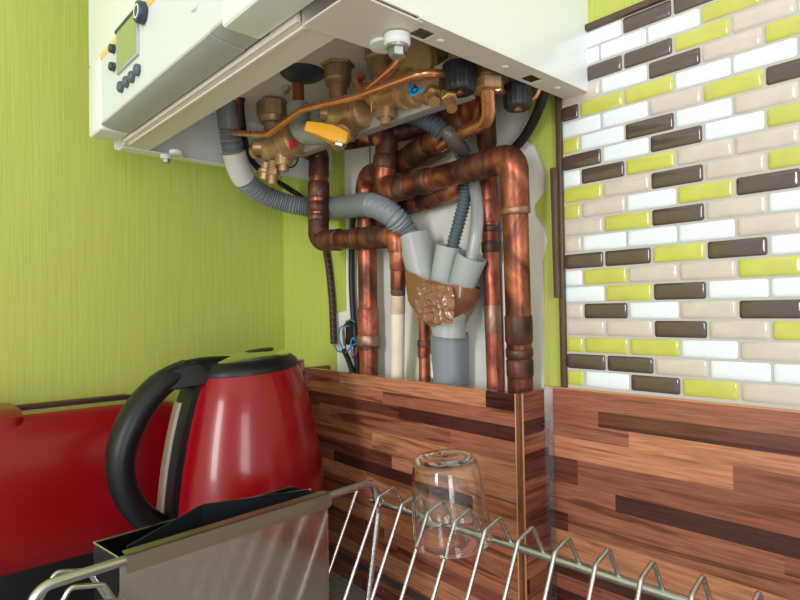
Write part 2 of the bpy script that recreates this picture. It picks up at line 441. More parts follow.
# trims round the tiles
struct(MB().box((XT-.0045, -.0062, ZT0-.002), (XT+.0004, 0, 1.352)).build('trim_2', M['trim_brown'], bevel=.0012))
struct(MB().box((XT, -.0062, ZT1), (XEND, 0, ZT1+.005)).build('trim_3', M['trim_brown'], bevel=.0012))
a, b_ = at(554.5, 168, y=-.009), at(557, 298, y=-.009)
lt = MB().hexa([(b_.x-.0022, -.0105, b_.z), (b_.x+.0022, -.0105, b_.z), (b_.x+.0022, -.0062, b_.z), (b_.x-.0022, -.0062, b_.z),
                (a.x-.0028, -.0118, a.z), (a.x+.0022, -.0118, a.z), (a.x+.0022, -.0075, a.z), (a.x-.0028, -.0075, a.z)]).build('trim_strip', M['trim_brown'], bevel=.0008)
tag(lt, 'short loose brown trim strip peeling away beside the left edge of the tiles', 'trim')

# ---- worktop
ZW = .876
wt = MB().box((.0005, -.62, ZW-.035), (2.2, -.0005, ZW)).build('worktop', M['worktop'], bevel=.002)
tag(wt, 'grey kitchen worktop under the kettle and wire dish rack', 'worktop')

# ---- wooden boxing in front of the pipes, and the splashback on the right
PA, PB = Vector((.1145, -.0385, 0)), Vector((.4228, -.0490, 0))   # outer face of the front panel
TOP = 1.0962
bx = thing('pipe_boxing', (.27, -.04, ZW), 'stripy wooden boxing panel standing in front of the copper pipes', 'boxing')
dy = Vector((0, .008, 0))
def vpanel(p, q, off, z0, z1): return MB().slab([(p.x, p.y, z0), (q.x, q.y, z0), (q.x, q.y, z1), (p.x, p.y, z1)], off)
vpanel(PA, PB - Vector((.0035, 0, 0)), dy, ZW, TOP).build('front_panel', M['wood'], bx, smooth=0)
# right return: raw edge, edge band, return face back to the wall
RB = Vector((.4188, -.0005, 0))
RA = Vector((PB.x, PB.y, 0))
mb = MB().use(M['wood_side']); mb.slab([(RA.x, RA.y+.004, ZW), (RB.x, RB.y, ZW), (RB.x, RB.y, TOP), (RA.x, RA.y+.004, TOP)], (-.005, 0, 0))
mb.build('side_panel', None, bx, smooth=0)
mb = MB(); mb.box((RA.x-.0035, RA.y-.0003, ZW), (RA.x+.0004, RA.y+.004, TOP+.0002)); mb.build('edge_strip', M['edge_dark'], bx, smooth=0)
MB().box((RA.x-.0036, RA.y-.0006, ZW), (RA.x-.0026, RA.y, TOP+.0002)).build('edge_strip', M['edge_band'], bx, smooth=0)
MB().box((RA.x+.0004, RA.y+.0030, ZW), (RA.x+.0010, RA.y+.0044, TOP+.0002)).build('edge_strip', M['edge_band'], bx, smooth=0)
# left return, mostly behind the kettle, with its plastic corner profile
mb = MB().use(M['wood_side']); mb.box((.098, -.0720, ZW), (.106, -.0005, TOP)); mb.build('side_panel', None, bx, smooth=0)
mb = MB(); mb.slab([(.106, -.072, TOP), (.1145, -.0385, TOP), (.1145, -.0385, TOP+.0045), (.106, -.072, TOP+.0045)], (-.002, .001, 0)); mb.build('corner_profile', M['clear_strip'], bx, smooth=0)
MB().slab([(.106, -.072, ZW), (.1145, -.0385, ZW), (.1145, -.0385, TOP), (.106, -.072, TOP)], (-.003, .0006, 0)).build('side_panel', M['wood_side'], bx, smooth=0)
# dark sealing strip near the foot of the panel
vpanel(PA - Vector((0, .0022, 0)), PB - Vector((0, .0022, 0)), Vector((0, .002, 0)), .8965, .9025).build('sealing_strip', M['seal'], bx, smooth=0)
# splashback on the right
sb = thing('splashback_panel', (.9, -.006, ZW), 'long stripy wooden splashback panel under the lime and brown tiles', 'splashback')
MB().box((RB.x+.0002, -.0058, ZW), (2.19, -.0005, ZT0-.0020)).build('panel', M['wood'], sb, smooth=0)
MB().box((RB.x+.0002, -.0060, ZT0-.0026), (2.19, -.0004, ZT0-.0018)).build('top_edge', M['edge_band'], sb, smooth=0)
MB().slab([(RB.x+.0012, -.0118, ZW), (RB.x+.0062, -.0064, ZW), (RB.x+.0062, -.0064, ZT0-.002), (RB.x+.0012, -.0118, ZT0-.002)], (-.0004, .0008, 0)).build('corner_profile', M['clear_strip'], sb, smooth=0)

# ================================================================== BOILER
BX0, BX1, BZ, BZT = .065, .4602, 1.330, 1.80
bo = thing('wall_boiler', ((BX0+BX1)/2, -.115, BZ), 'white wall boiler with its underside open above the copper pipes', 'boiler')
YF, YC = -.262, -.2345          # cover front, chassis front
# casing: side sheets, back, inner plate
mb = MB().use(M['white'])
mb.box((BX1-.0012, YC, BZ+.0004), (BX1, -.0005, BZT))
mb.box((BX0, YC, BZ), (BX0+.0012, -.0005, BZT))
mb.box((BX0, YC, BZT-.001), (BX1, -.0005, BZT))
mb.build('casing', None, bo, smooth=0)
mb = MB(); mb.box((BX0+.0012, -.205, 1.388), (BX1-.0012, -.0015, 1.390)); mb.build('base_plate', M['white_in'], bo, smooth=0)
mb = MB(); mb.box((BX0+.0012, -.0035, 1.3312), (.1165, -.0015, 1.388)); mb.build('back_sheet', M['backsheet'], bo, smooth=0)
# near side flange with two slots and three embossed dimples
def flange(slots, x0, x1, y0, y1, z, name, mt):
    mb = MB(); t = .001; ys = [y0]
    cx0, cx1 = x0+.0004 if x1 > x0 else x0, x1
    for (sy0, sy1, sx0, sx1) in slots:
        mb.box((x0, ys[-1], z), (x1, sy0, z+t))
        mb.box((x0, sy0, z), (sx0, sy1, z+t)); mb.box((sx1, sy0, z), (x1, sy1, z+t))
        ys.append(sy1)
    mb.box((x0, ys[-1], z), (x1, y1, z+t))
    return mb
fl = flange([(-.176, -.163, .4408, .4520), (-.0665, -.0522, .4418, .4522)], .4396, BX1, -.184, -.001, BZ-.0006, 'f', None)
fo = fl.build('side_flange', M['white_bar'], bo, smooth=0)
for (u, v) in [(440, 41), (505, 67), (557, 88)]:
    p = at(u, v, z=BZ-.0006); MB().lathe([(.0026, 0), (.0024, -.0004), (.0016, -.0008), (.0001, -.001)], 16, (0,0,1), p).build('dimple', M['white'], fo)
# front corner gusset, near and far, with lugs and screws
g = MB().slab([(.4100, -.2310, BZ-.0012), (.4520, -.2310, BZ-.0012), (.4580, -.2260, BZ-.0012), (.4580, -.1800, BZ-.0012), (.4396, -.1765, BZ-.0012), (.4120, -.1815, BZ-.0012)], (0, 0, .0012)).build('corner_bracket', M['white_bar'], bo, smooth=0)
p = at(385, 47, z=BZ-.003); MB().lathe([(.0098, 0), (.0098, .0025), (.006, .003)], 24, (0,0,-1), p + Vector((0,0,.0025))).build('lug', M['white'], g)
p = at(397, 36, z=BZ-.002)
MB().lathe([(.0082, 0), (.0082, .005), (.0072, .0062)], 24, (0,0,-1), p).build('lug', M['white'], g)
sc_ = MB(); sc_.lathe([(.0068, .0062), (.0068, .0078), (.005, .0079)], 24, (0,0,-1), p); hexnut(sc_, p+Vector((0,0,-.0076)), p+Vector((0,0,-.013)), .0052)
sc_.build('screw', M['zinc'], g, smooth=20)
g2 = MB().slab([(BX0, -.2310, BZ-.0006), (BX0+.016, -.2310, BZ-.0006), (BX0+.016, -.17, BZ-.0006), (BX0+.011, -.165, BZ-.0006), (BX0+.011, -.09, BZ-.0006), (BX0, -.09, BZ-.0006)], (0, 0, .0012)).build('side_flange', M['white'], bo, smooth=0)
p = at(166, 155, z=BZ-.002); q = at(176, 151, z=BZ-.002)
MB().lathe([(.0060, 0), (.0060, .003), (.005, .004)], 20, (0,0,-1), p).build('lug', M['white'], g2)
MB().lathe([(.0068, 0), (.0068, .003), (.005, .004)], 20, (0,0,-1), q).build('lug', M['white'], g2)
sc_ = MB(); hexnut(sc_, p+Vector((0,0,-.003)), p+Vector((0,0,-.0085)), .0042); sc_.build('screw', M['zinc'], g2, smooth=20)
# bottom crossbar behind the cover: folded bar with raised double lip
mb = MB(); mb.box((BX0+.016, -.2325, BZ), (.4105, -.2060, BZ+.030))
mb.box((BX0+.03, -.2350, BZ+.0002), (.4105, -.2318, BZ+.012)); mb.box((BX0+.03, -.2302, BZ-.0016), (.4100, -.2278, BZ+.001)); mb.box((BX0+.03, -.2268, BZ-.0010), (.4100, -.2250, BZ+.001))
cb = mb.build('crossbar', M['white_bar'], bo, smooth=0)
mb = MB(); mb.box((BX0+.016, -.2060, 1.355), (BX1-.0015, -.2045, 1.388)); mb.build('inner_front_sheet', M['white_in'], bo, smooth=0)
# front cover: hollow shell with bevelled front edges, control panel let into it
CX0, CX1 = .0800, BX1+.0005
PX0, PX1, PZ0, PZ1 = .1175, .3690, 1.3372, 1.4000
cov = MB().box((CX0, YF, PZ1+.0008), (CX1, -.2360, BZT)).build('front_cover', M['white'], bo, bevel=.0035, seg=3)
MB().box((CX0, YF, 1.333), (PX0, -.2360, PZ1+.0012)).build('cover_corner', M['white'], bo, bevel=.0030, seg=3)
MB().box((PX1, YF, 1.333), (CX1, -.2360, PZ1+.0012)).build('cover_corner', M['white'], bo, bevel=.0030, seg=3)
cp = MB().box((PX0, YF+.0012, PZ0), (PX1, -.238, PZ1)).build('control_panel', M['panel_grey'], bo, smooth=0)
MB().box((PX0, YF+.0006, PZ1-.0036), (.168, YF+.003, PZ1+.0012)).build('stripe', M['orange'], cp, smooth=0)
MB().box((.222, YF+.0006, PZ1-.0036), (.30, YF+.003, PZ1+.0012)).build('stripe', M['orange'], cp, smooth=0)
d = MB(); d.box((.1690, YF-.0010, 1.3665), (.2225, YF+.003, 1.4030)); d.build('display_frame', M['flap_grey'], cp, bevel=.0008)
MB().box((.1730, YF-.0012, 1.3685), (.2215, YF, 1.4015)).build('display', M['lcd'], cp, smooth=0)
MB().box((.1690, YF-.0018, 1.4015), (.2240, YF, 1.4040)).build('display_frame', M['navy'], cp, smooth=0)
k0 = Vector((.2345, YF, 1.3945))
kn = MB().lathe([(.0086, 0), (.0086, .0035), (.0078, .0052), (.0001, .0054)], 28, (0, -1, 0), k0).build('knob', M['navy'], cp)
MB().lathe([(.0044, 0), (.0054, 0), (.0054, .0005), (.0044, .0005)], 28, (0, -1, 0), k0+Vector((0, -.0052, 0)), close=True).build('ring_mark', M['label_white'], kn)
for (u, v) in [(121, 87), (126.5, 82), (132, 77), (137.5, 70)]:
    p = at(u, v, y=YF); mb = MB()
    mb.lathe([(.0047, 0), (.0047, .0025), (.0036, .0036), (.0001, .0038)], 20, (0, -1, 0), Vector((p.x, YF+.001, p.z)))
    mb.build('button', M['button'], cp)
for (u, v) in [(109.5, 48), (109.5, 66)]:
    p = at(u, v, y=YF-.003); MB().lathe([(.0040, 0), (.0038, .0035), (.0030, .0045), (.0001, .0047)], 18, (0, -1, 0), Vector((p.x, YF+.001, p.z))).build('button', M['navy'], cp)
p = at(193, 1, y=YF); MB().lathe([(.0065, 0), (.0060, .0012), (.0048, .0014), (.0001, .0008)], 28, (0, -1, 0), Vector((p.x, YF+.001, p.z))).build('badge', M['panel_grey'], cp)
# hinged flap under the control panel, with plain end pieces
def flapseg(x0, x1, nm, mt, dz=0.):
    ys = [(-.2612, 1.3370), (-.2570, 1.3352), (-.2500, 1.3340), (-.2420, 1.3334), (-.2372, 1.3334)]
    mb = MB(); pts = [(y, z-dz) for y, z in ys]; n = len(pts)
    vs = [(x, y, z) for x in (x0, x1) for y, z in pts] + [(x, y, z+.002) for x in (x0, x1) for y, z in pts]
    fs = []
    for i in range(n-1):
        fs += [(i, i+1, n+i+1, n+i), (2*n+i, 3*n+i, 3*n+i+1, 2*n+i+1)]
    fs += [(0, n, 3*n, 2*n), (n-1, 3*n-1, 4*n-1, 2*n-1)]
    for b0 in (0, n): fs += [(b0+i, b0+i+1, b0+i+2*n+1, b0+i+2*n) for i in range(n-1)]
    return mb.add(vs, fs).build(nm, mt, bo, smooth=40)
flapseg(PX0+.012, PX1-.018, 'flap', M['flap_grey'], .0006)
flapseg(PX0, PX0+.0108, 'flap_end', M['flap_grey']); flapseg(PX1-.0168, PX1, 'flap_end', M['flap_grey'])
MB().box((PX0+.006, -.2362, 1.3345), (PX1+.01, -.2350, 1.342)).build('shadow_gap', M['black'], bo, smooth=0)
# grommet with the stub of a copper relief pipe, cable hole
gp = at(303, 73, z=1.3875)
gr = MB().lathe([(.0001, .001), (.0215, .001), (.0215, -.001), (.0175, -.0042), (.0085, -.0065), (.0001, -.0068)], 36, (0,0,1), gp).build('grommet', M['navy'], bo)
# brass bodies of the heating block seen above the valves: a round pump face and a boss
dp = at(416, 62, y=-.100)
mb = MB(); mb.lathe([(.0172, -.012), (.0172, .002), (.0160, .0035), (.0150, .004), (.0001, .004)], 40, Vector((.10, -.99, -.12)), dp); mb.build('pump_cover', M['tan_board'], bo, smooth=30)
mb = MB(); mb.lathe([(.0190, -.012), (.0190, -.003), (.0173, -.002), (.0173, -.012)], 40, Vector((.10, -.99, -.12)), dp, close=True); mb.build('pump_ring', M['brass_dull'], bo)
a_, b2_ = at(434, 73, y=-.108), at(459, 58, y=-.108); MB().slab([a_, b2_, b2_+Vector((0,0,.004)), a_+Vector((0,0,.004))], (0, .010, 0)).build('sensor_clip', M['flap_grey'], bo, smooth=0)
p = at(440, 60, y=-.070); MB().box((p.x-.028, -.074, p.z-.022), (p.x+.026, -.055, 1.388)).build('mounting_plate', M['steel_plate'], bo, bevel=.001)

# ================================================================== ISOLATING VALVES
def valve(name, nut, label, scale=1., barrel=(1, 0, -.1), blen=.040, drop=.034, tagc=None, lever=False, spig=(), top_r=.0165, dull='brass', boss=.016, flanged=True):
    """angle valve under the boiler: union nut, neck, ball body, barrel with flange rings, spindle"""
    nut = Vector(nut); c = nut + Vector((0, 0, -drop*scale)); s = scale
    t = thing(name, c, label, 'valve', None)
    mt = M[dull]
    mb = MB()
    if flanged:
        hexnut(mb, nut+Vector((0,0,.016*s)), nut+Vector((0,0,.0085*s)), top_r*s)
        mb.lathe([(top_r*.74*s, .0085*s), (top_r*.78*s, .007*s), (top_r*.78*s, -.004*s), (top_r*.70*s, -.006*s), (top_r*.70*s, -.009*s), (top_r*.55*s, -.011*s)], 28, (0,0,1), nut)
    else:
        hexnut(mb, nut+Vector((0,0,.010*s)), nut+Vector((0,0,-.006*s)), top_r*s); mb.lathe([(top_r*.94*s, -.006*s), (top_r*.80*s, -.011*s), (top_r*.55*s, -.012*s)], 24, (0,0,1), nut)
    mb.build('union_nut', M['brass_dull'], t, smooth=25)
    mb = MB(); mb.cyl(nut+Vector((0,0,-.010*s)), c, .0086*s, 20); mb.build('neck', mt, t)
    ax = Vector(barrel).normalized()
    mb = MB(); R = .0142*s
    mb.lathe([(.0001, -R*1.02)] + [(R*math.cos(a), R*math.sin(a)) for a in [-1.3, -1.0, -.7, -.4, 0, .25]] + [(R*.98, .007*s), (R*.92, blen*s*.5), (R*.96, blen*s*.52), (R*1.12, blen*s*.56), (R*1.12, blen*s*.66), (R*.98, blen*s*.68), (R*.98, blen*s*.74), (R*1.10, blen*s*.78), (R*1.10, blen*s*.92), (R*.8, blen*s), (.0001, blen*s)], 32, ax, c)
    mb.build('body', mt, t, smooth=40)
    # lug ring cast on the ball
    side = ax.cross(Vector((0,0,1))).normalized()
    lg = c + side*(-R*.75) if side.y > 0 else c + side*(R*.75)
    lg += ax*(-.006*s)
    d = (lg-c).normalized()
    mb = MB(); mb.lathe([(.0072*s, 0), (.0072*s, .007*s), (.0052*s, .007*s), (.0052*s, .003*s), (.0001, .003*s)], 20, d, lg); mb.build('test_port', mt, t)
    # spindle boss under the barrel
    bz = c + ax*(boss*s)
    mb = MB(); mb.cyl(bz+Vector((0,0,-R*.6)), bz+Vector((0,0,-R*1.45)), .0085*s, 20, .0076*s); mb.cyl(bz+Vector((0,0,-R*1.4)), bz+Vector((0,0,-R*1.85)), .0046*s, 14); mb.build('spindle', mt, t)
    for (off, r, L, dr) in spig:
        p = c + Vector(off)*s; q = p + Vector(dr).normalized()*L*s
        mb = MB(); mb.cyl(p, q, r*s, 16); hexnut(mb, p+(q-p)*.35, p+(q-p)*.62, r*1.45*s); mb.build('drain_spigot', mt, t)
    if tagc:
        m_, (u, v), w, h = tagc
        p = at(u, v, y=c.y-.021*s); e = Vector((.80, -.60, .0))
        n = Vector((-.5, -.85, 0))
        tg = MB().slab([p-e*w/2+Vector((0,0,-h/2)), p+e*w/2+Vector((0,0,-h/2)), p+e*w/2+Vector((0,0,h/2)), p-e*w/2+Vector((0,0,h/2))], Vector((.6, .8, 0))*.0006).build('tag', M[m_], t, smooth=0)
    return t, c, bz
Y0 = -.10
n1 = at(273, 112, y=Y0)
v1, c1, b1 = valve('isolating_valve', n1, 'brass valve beside the grey hose, leftmost under the boiler with two drain spigots', 1.12, (1, .10, .05), 0.040, .034,
                   spig=[((-.006, -.004, -.014), .0046, .016, (-.15, -.1, -1)), ((.006, -.004, -.015), .0044, .022, (.02, -.05, -1))], top_r=.0152, flanged=False)
MB().cyl(c1+Vector((-.018, -.008, -.001)), c1+Vector((-.024, -.010, -.001)), .008, 16).build('end_cap', M['brass'], v1)
p = at(293.5, 144, y=-.112); MB().box((p.x-.004, -.1135, p.z-.0045), (p.x+.003, -.1120, p.z+.0045)).build('tag', M['tag_r'], v1, smooth=0)
n2 = at(338, 76, y=Y0)
v2, c2, b2 = valve('isolating_valve', n2, 'brass valve with the yellow lever, middle one under the boiler', .95, (1, .12, -.1), .040, .038, top_r=.0170)
n3 = at(381, 54, y=Y0)
v3, c3, b3 = valve('isolating_valve', n3, 'brass valve with a yellow tag, below the two crossing bright copper tubes', 1.0, (1, .12, -.1), .042, .034, top_r=.0175, tagc=('tag_y', (371, 107), .0072, .0095), boss=.004)
# yellow lever of the middle valve
hp = at(340, 139, y=-.122)
hq = at(305, 129, y=-.145)
dv = (hq-hp); L = dv.length; dv.normalize(); sd = dv.cross(Vector((0,0,1))).normalized(); upv = sd.cross(dv).normalized()
if upv.z < 0: upv = -upv
def P(a, w, h): return hp + dv*(a*L) + sd*w + upv*h
mb = MB()
prof = [(-.22, .0065, -.004, .006), (0, .0075, -.005, .0075), (.25, .0070, -.005, .0085), (.6, .0055, -.003, .0080), (1, .0050, -.0025, .0060)]
vs = []
for a, w, h0, h1 in prof: vs += [P(a, -w, h0), P(a, w, h0), P(a, w, h1), P(a, -w, h1)]
fs = [(0, 1, 2, 3), (16, 17, 18, 19)] + [(i*4+j, i*4+(j+1) % 4, i*4+4+(j+1) % 4, i*4+4+j) for i in range(4) for j in range(4)]
mb.add(vs, fs); lv = mb.build('lever', M['yellow'], v2, bevel=.0018, seg=3)
mb = MB(); hexnut(mb, hp+upv*-.0035, hp+upv*-.0075, .006); mb.cyl(hp+upv*-.003, hp+upv*-.0045, .0075, 20); mb.build('lever_screw', M['zinc'], lv, smooth=20)
mb = MB(); mb.cyl(b2+Vector((0, 0, -.010)), hp+upv*.004, .0085, 18); mb.build('spindle', M['brass'], v2)

# cold inlet valve body right of the pump cover, with the blue tap tag
c4 = at(434, 92, y=-.094)
v4 = thing('isolating_valve', c4, 'brass valve with a blue tap tag and two spigots, left of the black cap', 'valve')
mb = MB(); ax = Vector((.9, .2, -.15)).normalized(); mb.lathe([(.0001, -.016), (.011, -.014), (.0135, -.006), (.0125, .006), (.014, .008), (.014, .013), (.011, .015), (.0001, .015)], 28, ax, c4+Vector((0,0,.004))); mb.build('body', M['brass'], v4)
for (u, v), (u2, v2), r in [((432, 92), (434, 102), .0044), ((448, 93), (452, 109), .0038)]:
    p, q = at(u, v, y=-.106), at(u2, v2, y=-.112); mb = MB(); mb.cyl(p, q, r, 16); hexnut(mb, p, p.lerp(q, .45), r*1.55); mb.build('drain_spigot', M['brass_bright'], v4)
tp = [at(408, 84, y=-.1225), at(425, 89, y=-.1205), at(410, 97, y=-.1265)]
tg = MB().slab(tp, (.0004, .0005, 0)).build('tag', M['tag_b'], v4, smooth=0)
ic = at(414.5, 90, y=-.1240); nn = (tp[1]-tp[0]).cross(tp[2]-tp[0]).normalized()
if nn.y > 0: nn = -nn
mk = MB(); mk.lathe([(.0022, 0), (.0029, 0), (.0029, .0003), (.0022, .0003)], 20, nn, ic, close=True); mk.cyl(ic+Vector((0,0,.002)), ic+Vector((.001,0,.004)), .0006, 8); mk.build('tap_mark', M['ink'], tg)

# union nut of the gas pipe between the black caps
p5 = at(487.5, 78, y=-.080)
v5 = thing('union_nut', p5, 'bright brass union nut between the two black caps', 'nut')
mb = MB(); hexnut(mb, p5+Vector((0,0,-.001)), p5+Vector((0,0,-.010)), .0125); mb.build('nut', M['brass'], v5, smooth=25)
mb = MB(); mb.lathe([(.0085, .026), (.0085, .012), (.0092, .011), (.0092, .008), (.0082, .007), (.0082, .003), (.0098, .001), (.0098, -.001)], 24, (0,0,1), p5); mb.build('neck', M['brass_bright'], v5)
mb = MB(); mb.cyl(at(476, 74, y=-.083), at(478, 88, y=-.083), .0028, 12); hexnut(mb, at(477, 77, y=-.083), at(477.5, 82, y=-.083), .0042); mb.build('side_spigot', M['brass_bright'], v5)

def cap(u, v, y, r, h, label):
    p = at(u, v, y=y); t = thing('filling_tap', p, label, 'tap', 'black capped filling taps')
    mb = MB(); n = 36; vs = []
    prof = [(1.0, h), (1.0, h*.25), (.98, h*.12), (.90, .0008), (.84, 0)]
    for f, z in prof:
        for j in range(n*2):
            a = PI*j/n; k = (1 if j % 4 < 2 else .955) if f > .95 else 1
            vs.append(p + Vector((r*f*k*math.cos(a), r*f*k*math.sin(a), z)))
    N = n*2
    fs = [(i*N+j, i*N+(j+1) % N, (i+1)*N+(j+1) % N, (i+1)*N+j) for i in range(len(prof)-1) for j in range(N)] + [tuple(range(N)), tuple(range(4*N, 5*N))]
    mb.add(vs, fs).build('grip', M['black_tex'], t)
    MB().lathe([(.0030, .0002), (.0030, -.0008), (.0001, -.0008)], 16, (0,0,1), p).build('screw', M['copper_bright'], t)
    mb = MB(); mb.cyl(p+Vector((0,0,h*.9)), p+Vector((0,0,h+.014)), r*.62, 20); mb.build('neck', M['brass_dull'], t)
    return t
cap(459.5, 93, -.102, .0121, .0205, 'ribbed black tap cap hanging left of the brass union nut')
cap(518, 109, -.050, .0110, .0180, 'ribbed black tap cap hanging right of the brass union nut')
# stubs that run sideways into the right cap
# ================================================================== MOUNTING RAIL
ra, rb2 = at(275, 160, y=-.084), at(470, 91, y=-.084)
e = (rb2-ra); zr = (ra.z+rb2.z)/2
rl = MB().hexa([ra+Vector((0,-.006,-.005)), rb2+Vector((0,-.006,-.005)), rb2+Vector((0,.006,-.005)), ra+Vector((0,.006,-.005)),
                ra+Vector((0,-.006,.020)), rb2+Vector((0,-.006,.020)), rb2+Vector((0,.006,.020)), ra+Vector((0,.006,.020))]).build('valve_rail', M['steel_plate'], bevel=.0008)
tag(rl, 'long grey steel rail behind the row of brass valves', 'rail')

# ================================================================== COPPER PIPEWORK
def pipe(pts, r, label, bend=None, mt='copper', n=20, group='copper pipes'):
    path = fillet(pts, bend if bend else r*1.75, 10)
    # fine steps so the surface stays round
    o = MB().tube(path, r, n).build('copper_pipe', M[mt], smooth=60)
    tag(o, label, 'pipe', group); return o
def collar(o, a, b, r, mt='solder', name='collar', n=22):
    a = Vector(a); b = Vector(b); L = (b-a).length
    MB().lathe([(r*.93, 0), (r, L*.06+.0004), (r, L*.94-.0004), (r*.93, L)], n, b-a, a).build(name, M[mt], o, smooth=50)
def fit(o, pts, r, bend, mt='copper_dark', name='elbow'):
    """a soldered fitting: an outer sleeve that follows the bend"""
    path = fillet(pts, bend, 10)
    MB().tube(path, r, 22).build(name, M[mt], o, smooth=60)

def lp(a, b, t): return Vector(a).lerp(Vector(b), t)
r22 = .0104
# 1 the front pipe: big right riser, crossing left, up and away to the middle valve
A0 = at(520, 389, y=-.0135) + Vector((.0006, .001, -.06)); A1 = at(513.5, 157, y=-.040); A2 = at(383, 193, y=-.041); A3 = at(388, 131, y=-.041); A4 = at(352, 139, y=-.062); A5 = at(338, 140, y=-.085)
p1 = pipe([A0, A1, A2, A3, A4, A5], r22, 'thick copper pipe with the tall right riser, crossing in front of the others')
fit(p1, [lp(A1, A0, .17), A1, lp(A1, A2, .13)], r22+.0012, .021, 'copper')
collar(p1, lp(A1, A0, .155), lp(A1, A0, .180), r22+.0016, 'solder_bright')
collar(p1, lp(A1, A2, .12), lp(A1, A2, .34), r22+.0010, 'copper_dark', 'coupling')
collar(p1, lp(A1, A2, .275), lp(A1, A2, .29), r22+.0014, 'solder')
collar(p1, lp(A1, A2, .58), lp(A1, A2, .66), r22+.0012)
fit(p1, [lp(A2, A1, .20), A2, lp(A2, A3, .55)], r22+.0014, .020, 'copper')
collar(p1, lp(A2, A1, .14), lp(A2, A1, .25), r22+.0017)
collar(p1, lp(A2, A3, .38), lp(A2, A3, .62), r22+.0019, 'copper_dark', 'coupling')
fit(p1, [lp(A3, A2, .38), A3, lp(A3, A4, .5)], r22+.0006, .018, 'copper_dark')
z_ = at(515, 300, y=-.03)
ax = (A0-A1).normalized()
def onp(z): return A1 + ax*((z-A1.z)/ax.z)
collar(p1, onp(1.157), onp(1.134), r22+.0009, 'copper_dark', 'coupling'); collar(p1, onp(1.130), onp(1.122), r22+.0008, 'solder')
collar(p1, onp(1.121), onp(1.106), r22+.0007, 'copper_dark', 'coupling')
# 2 the riser left of centre, elbowing into the front pipe
B0 = at(369, 372, y=-.0170)+Vector((0, 0, -.13)); B1 = at(366, 177, y=-.0185); B2 = at(386, 170, y=-.034)
p2 = pipe([B0, B1, B2], r22, 'upright copper pipe between the black cable and the cream pipe', .016)
fit(p2, [lp(B1, B0, .12), B1, lp(B1, B2, .75)], r22+.0014, .016, 'copper')
ax2 = (B1-B0).normalized()
def onb(z): return B0 + ax2*((z-B0.z)/ax2.z)
collar(p2, onb(1.165), onb(1.135), r22+.0011, 'copper_red', 'coupling'); collar(p2, onb(1.136), onb(1.124), r22+.0024, 'solder_bright'); collar(p2, onb(1.124), onb(1.121), r22+.0018, 'solder')
# 3 the left pipe: down from the left valve, across, and down again as the cream pipe
C0 = at(300, 147, y=-.070); C1 = at(319, 152, y=-.046); C2 = at(318.5, 241, y=-.0465); C3 = at(398, 236, y=-.0405); C4 = C3 + Vector((-.0010, .001, -.0150)); C5 = at(397.5, 376, y=-.0225)
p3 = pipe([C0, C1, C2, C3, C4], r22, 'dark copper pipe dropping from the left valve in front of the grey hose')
fit(p3, [lp(C1, C0, .6), C1, lp(C1, C2, .28)], r22+.0009, .018, 'copper_dark')
collar(p3, lp(C1, C2, .34), lp(C1, C2, .52), r22+.0016, 'copper_dark', 'coupling'); collar(p3, lp(C1, C2, .70), lp(C1, C2, .78), r22+.0017)
collar(p3, lp(C1, C2, .56), lp(C1, C2, .68), r22+.0011, 'copper_dark', 'coupling')
fit(p3, [lp(C2, C1, .22), C2, lp(C2, C3, .26)], r22+.0012, .020, 'copper_dark')
collar(p3, lp(C2, C3, .26), lp(C2, C3, .30), r22+.0015); collar(p3, lp(C2, C3, .50), lp(C2, C3, .54), r22+.0015); collar(p3, lp(C2, C3, .62), lp(C2, C3, .90), r22+.0012, 'copper_dark', 'coupling')
# 3b the narrow continuation: red copper, scorched and then cream painted
q0 = C4 + Vector((0, 0, .004)); qd = (C5-q0).normalized()
p3b = MB().cyl(q0, C5+qd*.02, .0070, 20).build('copper_pipe', M['cream'], smooth=60)
tag(p3b, 'narrow upright pipe painted cream, scorched at its red copper top', 'pipe', 'copper pipes')
collar(p3b, q0+qd*.001, q0+qd*.022, .0084, 'copper_red', 'coupling'); collar(p3b, q0+qd*.021, q0+qd*.041, .0075, 'copper', 'bare_section')
collar(p3b, q0+qd*.040, q0+qd*.047, .0073, 'soot_dark', 'scorch_band'); collar(p3b, q0+qd*.0465, q0+qd*.066, .00715, 'soot', 'scorch_band')
# 4 the narrow right riser
D0 = at(496, 388, y=-.0095)+Vector((.0012, 0, -.12)); D1 = at(488, 160, y=-.0095); D2 = at(485, 112, y=-.030); D3 = at(489, 92, y=-.050)
p4 = pipe([D0, D1, D2, D3], .0074, 'narrow copper riser just left of the tall thick one', .012, 'copper_red')
ax4 = (D1-D0).normalized()
def ond(z): return D0+ax4*((z-D0.z)/ax4.z)
collar(p4, ond(1.258), ond(1.238), .0088, 'copper_red', 'coupling'); collar(p4, ond(1.236), ond(1.230), .0085, 'solder'); collar(p4, ond(1.222), ond(1.212), .0083, 'copper_dark', 'coupling'); collar(p4, ond(1.166), ond(1.140), .0077, 'solder_bright', 'coupling'); collar(p4, lp(D1, D2, .3), lp(D1, D2, .95), .0086, 'copper_dark', 'coupling')
# 5 bright thin gas pipe from the union nut
E0 = p5+Vector((0, 0, -.006)); E1 = at(489, 121, y=-.066); E2 = at(455, 136, y=-.052); E3 = at(441, 146, y=-.040)
p6 = pipe([E0, E1, E2, E3], .0055, 'bright thin copper pipe curving down from the brass union nut', .018, 'copper_bright')
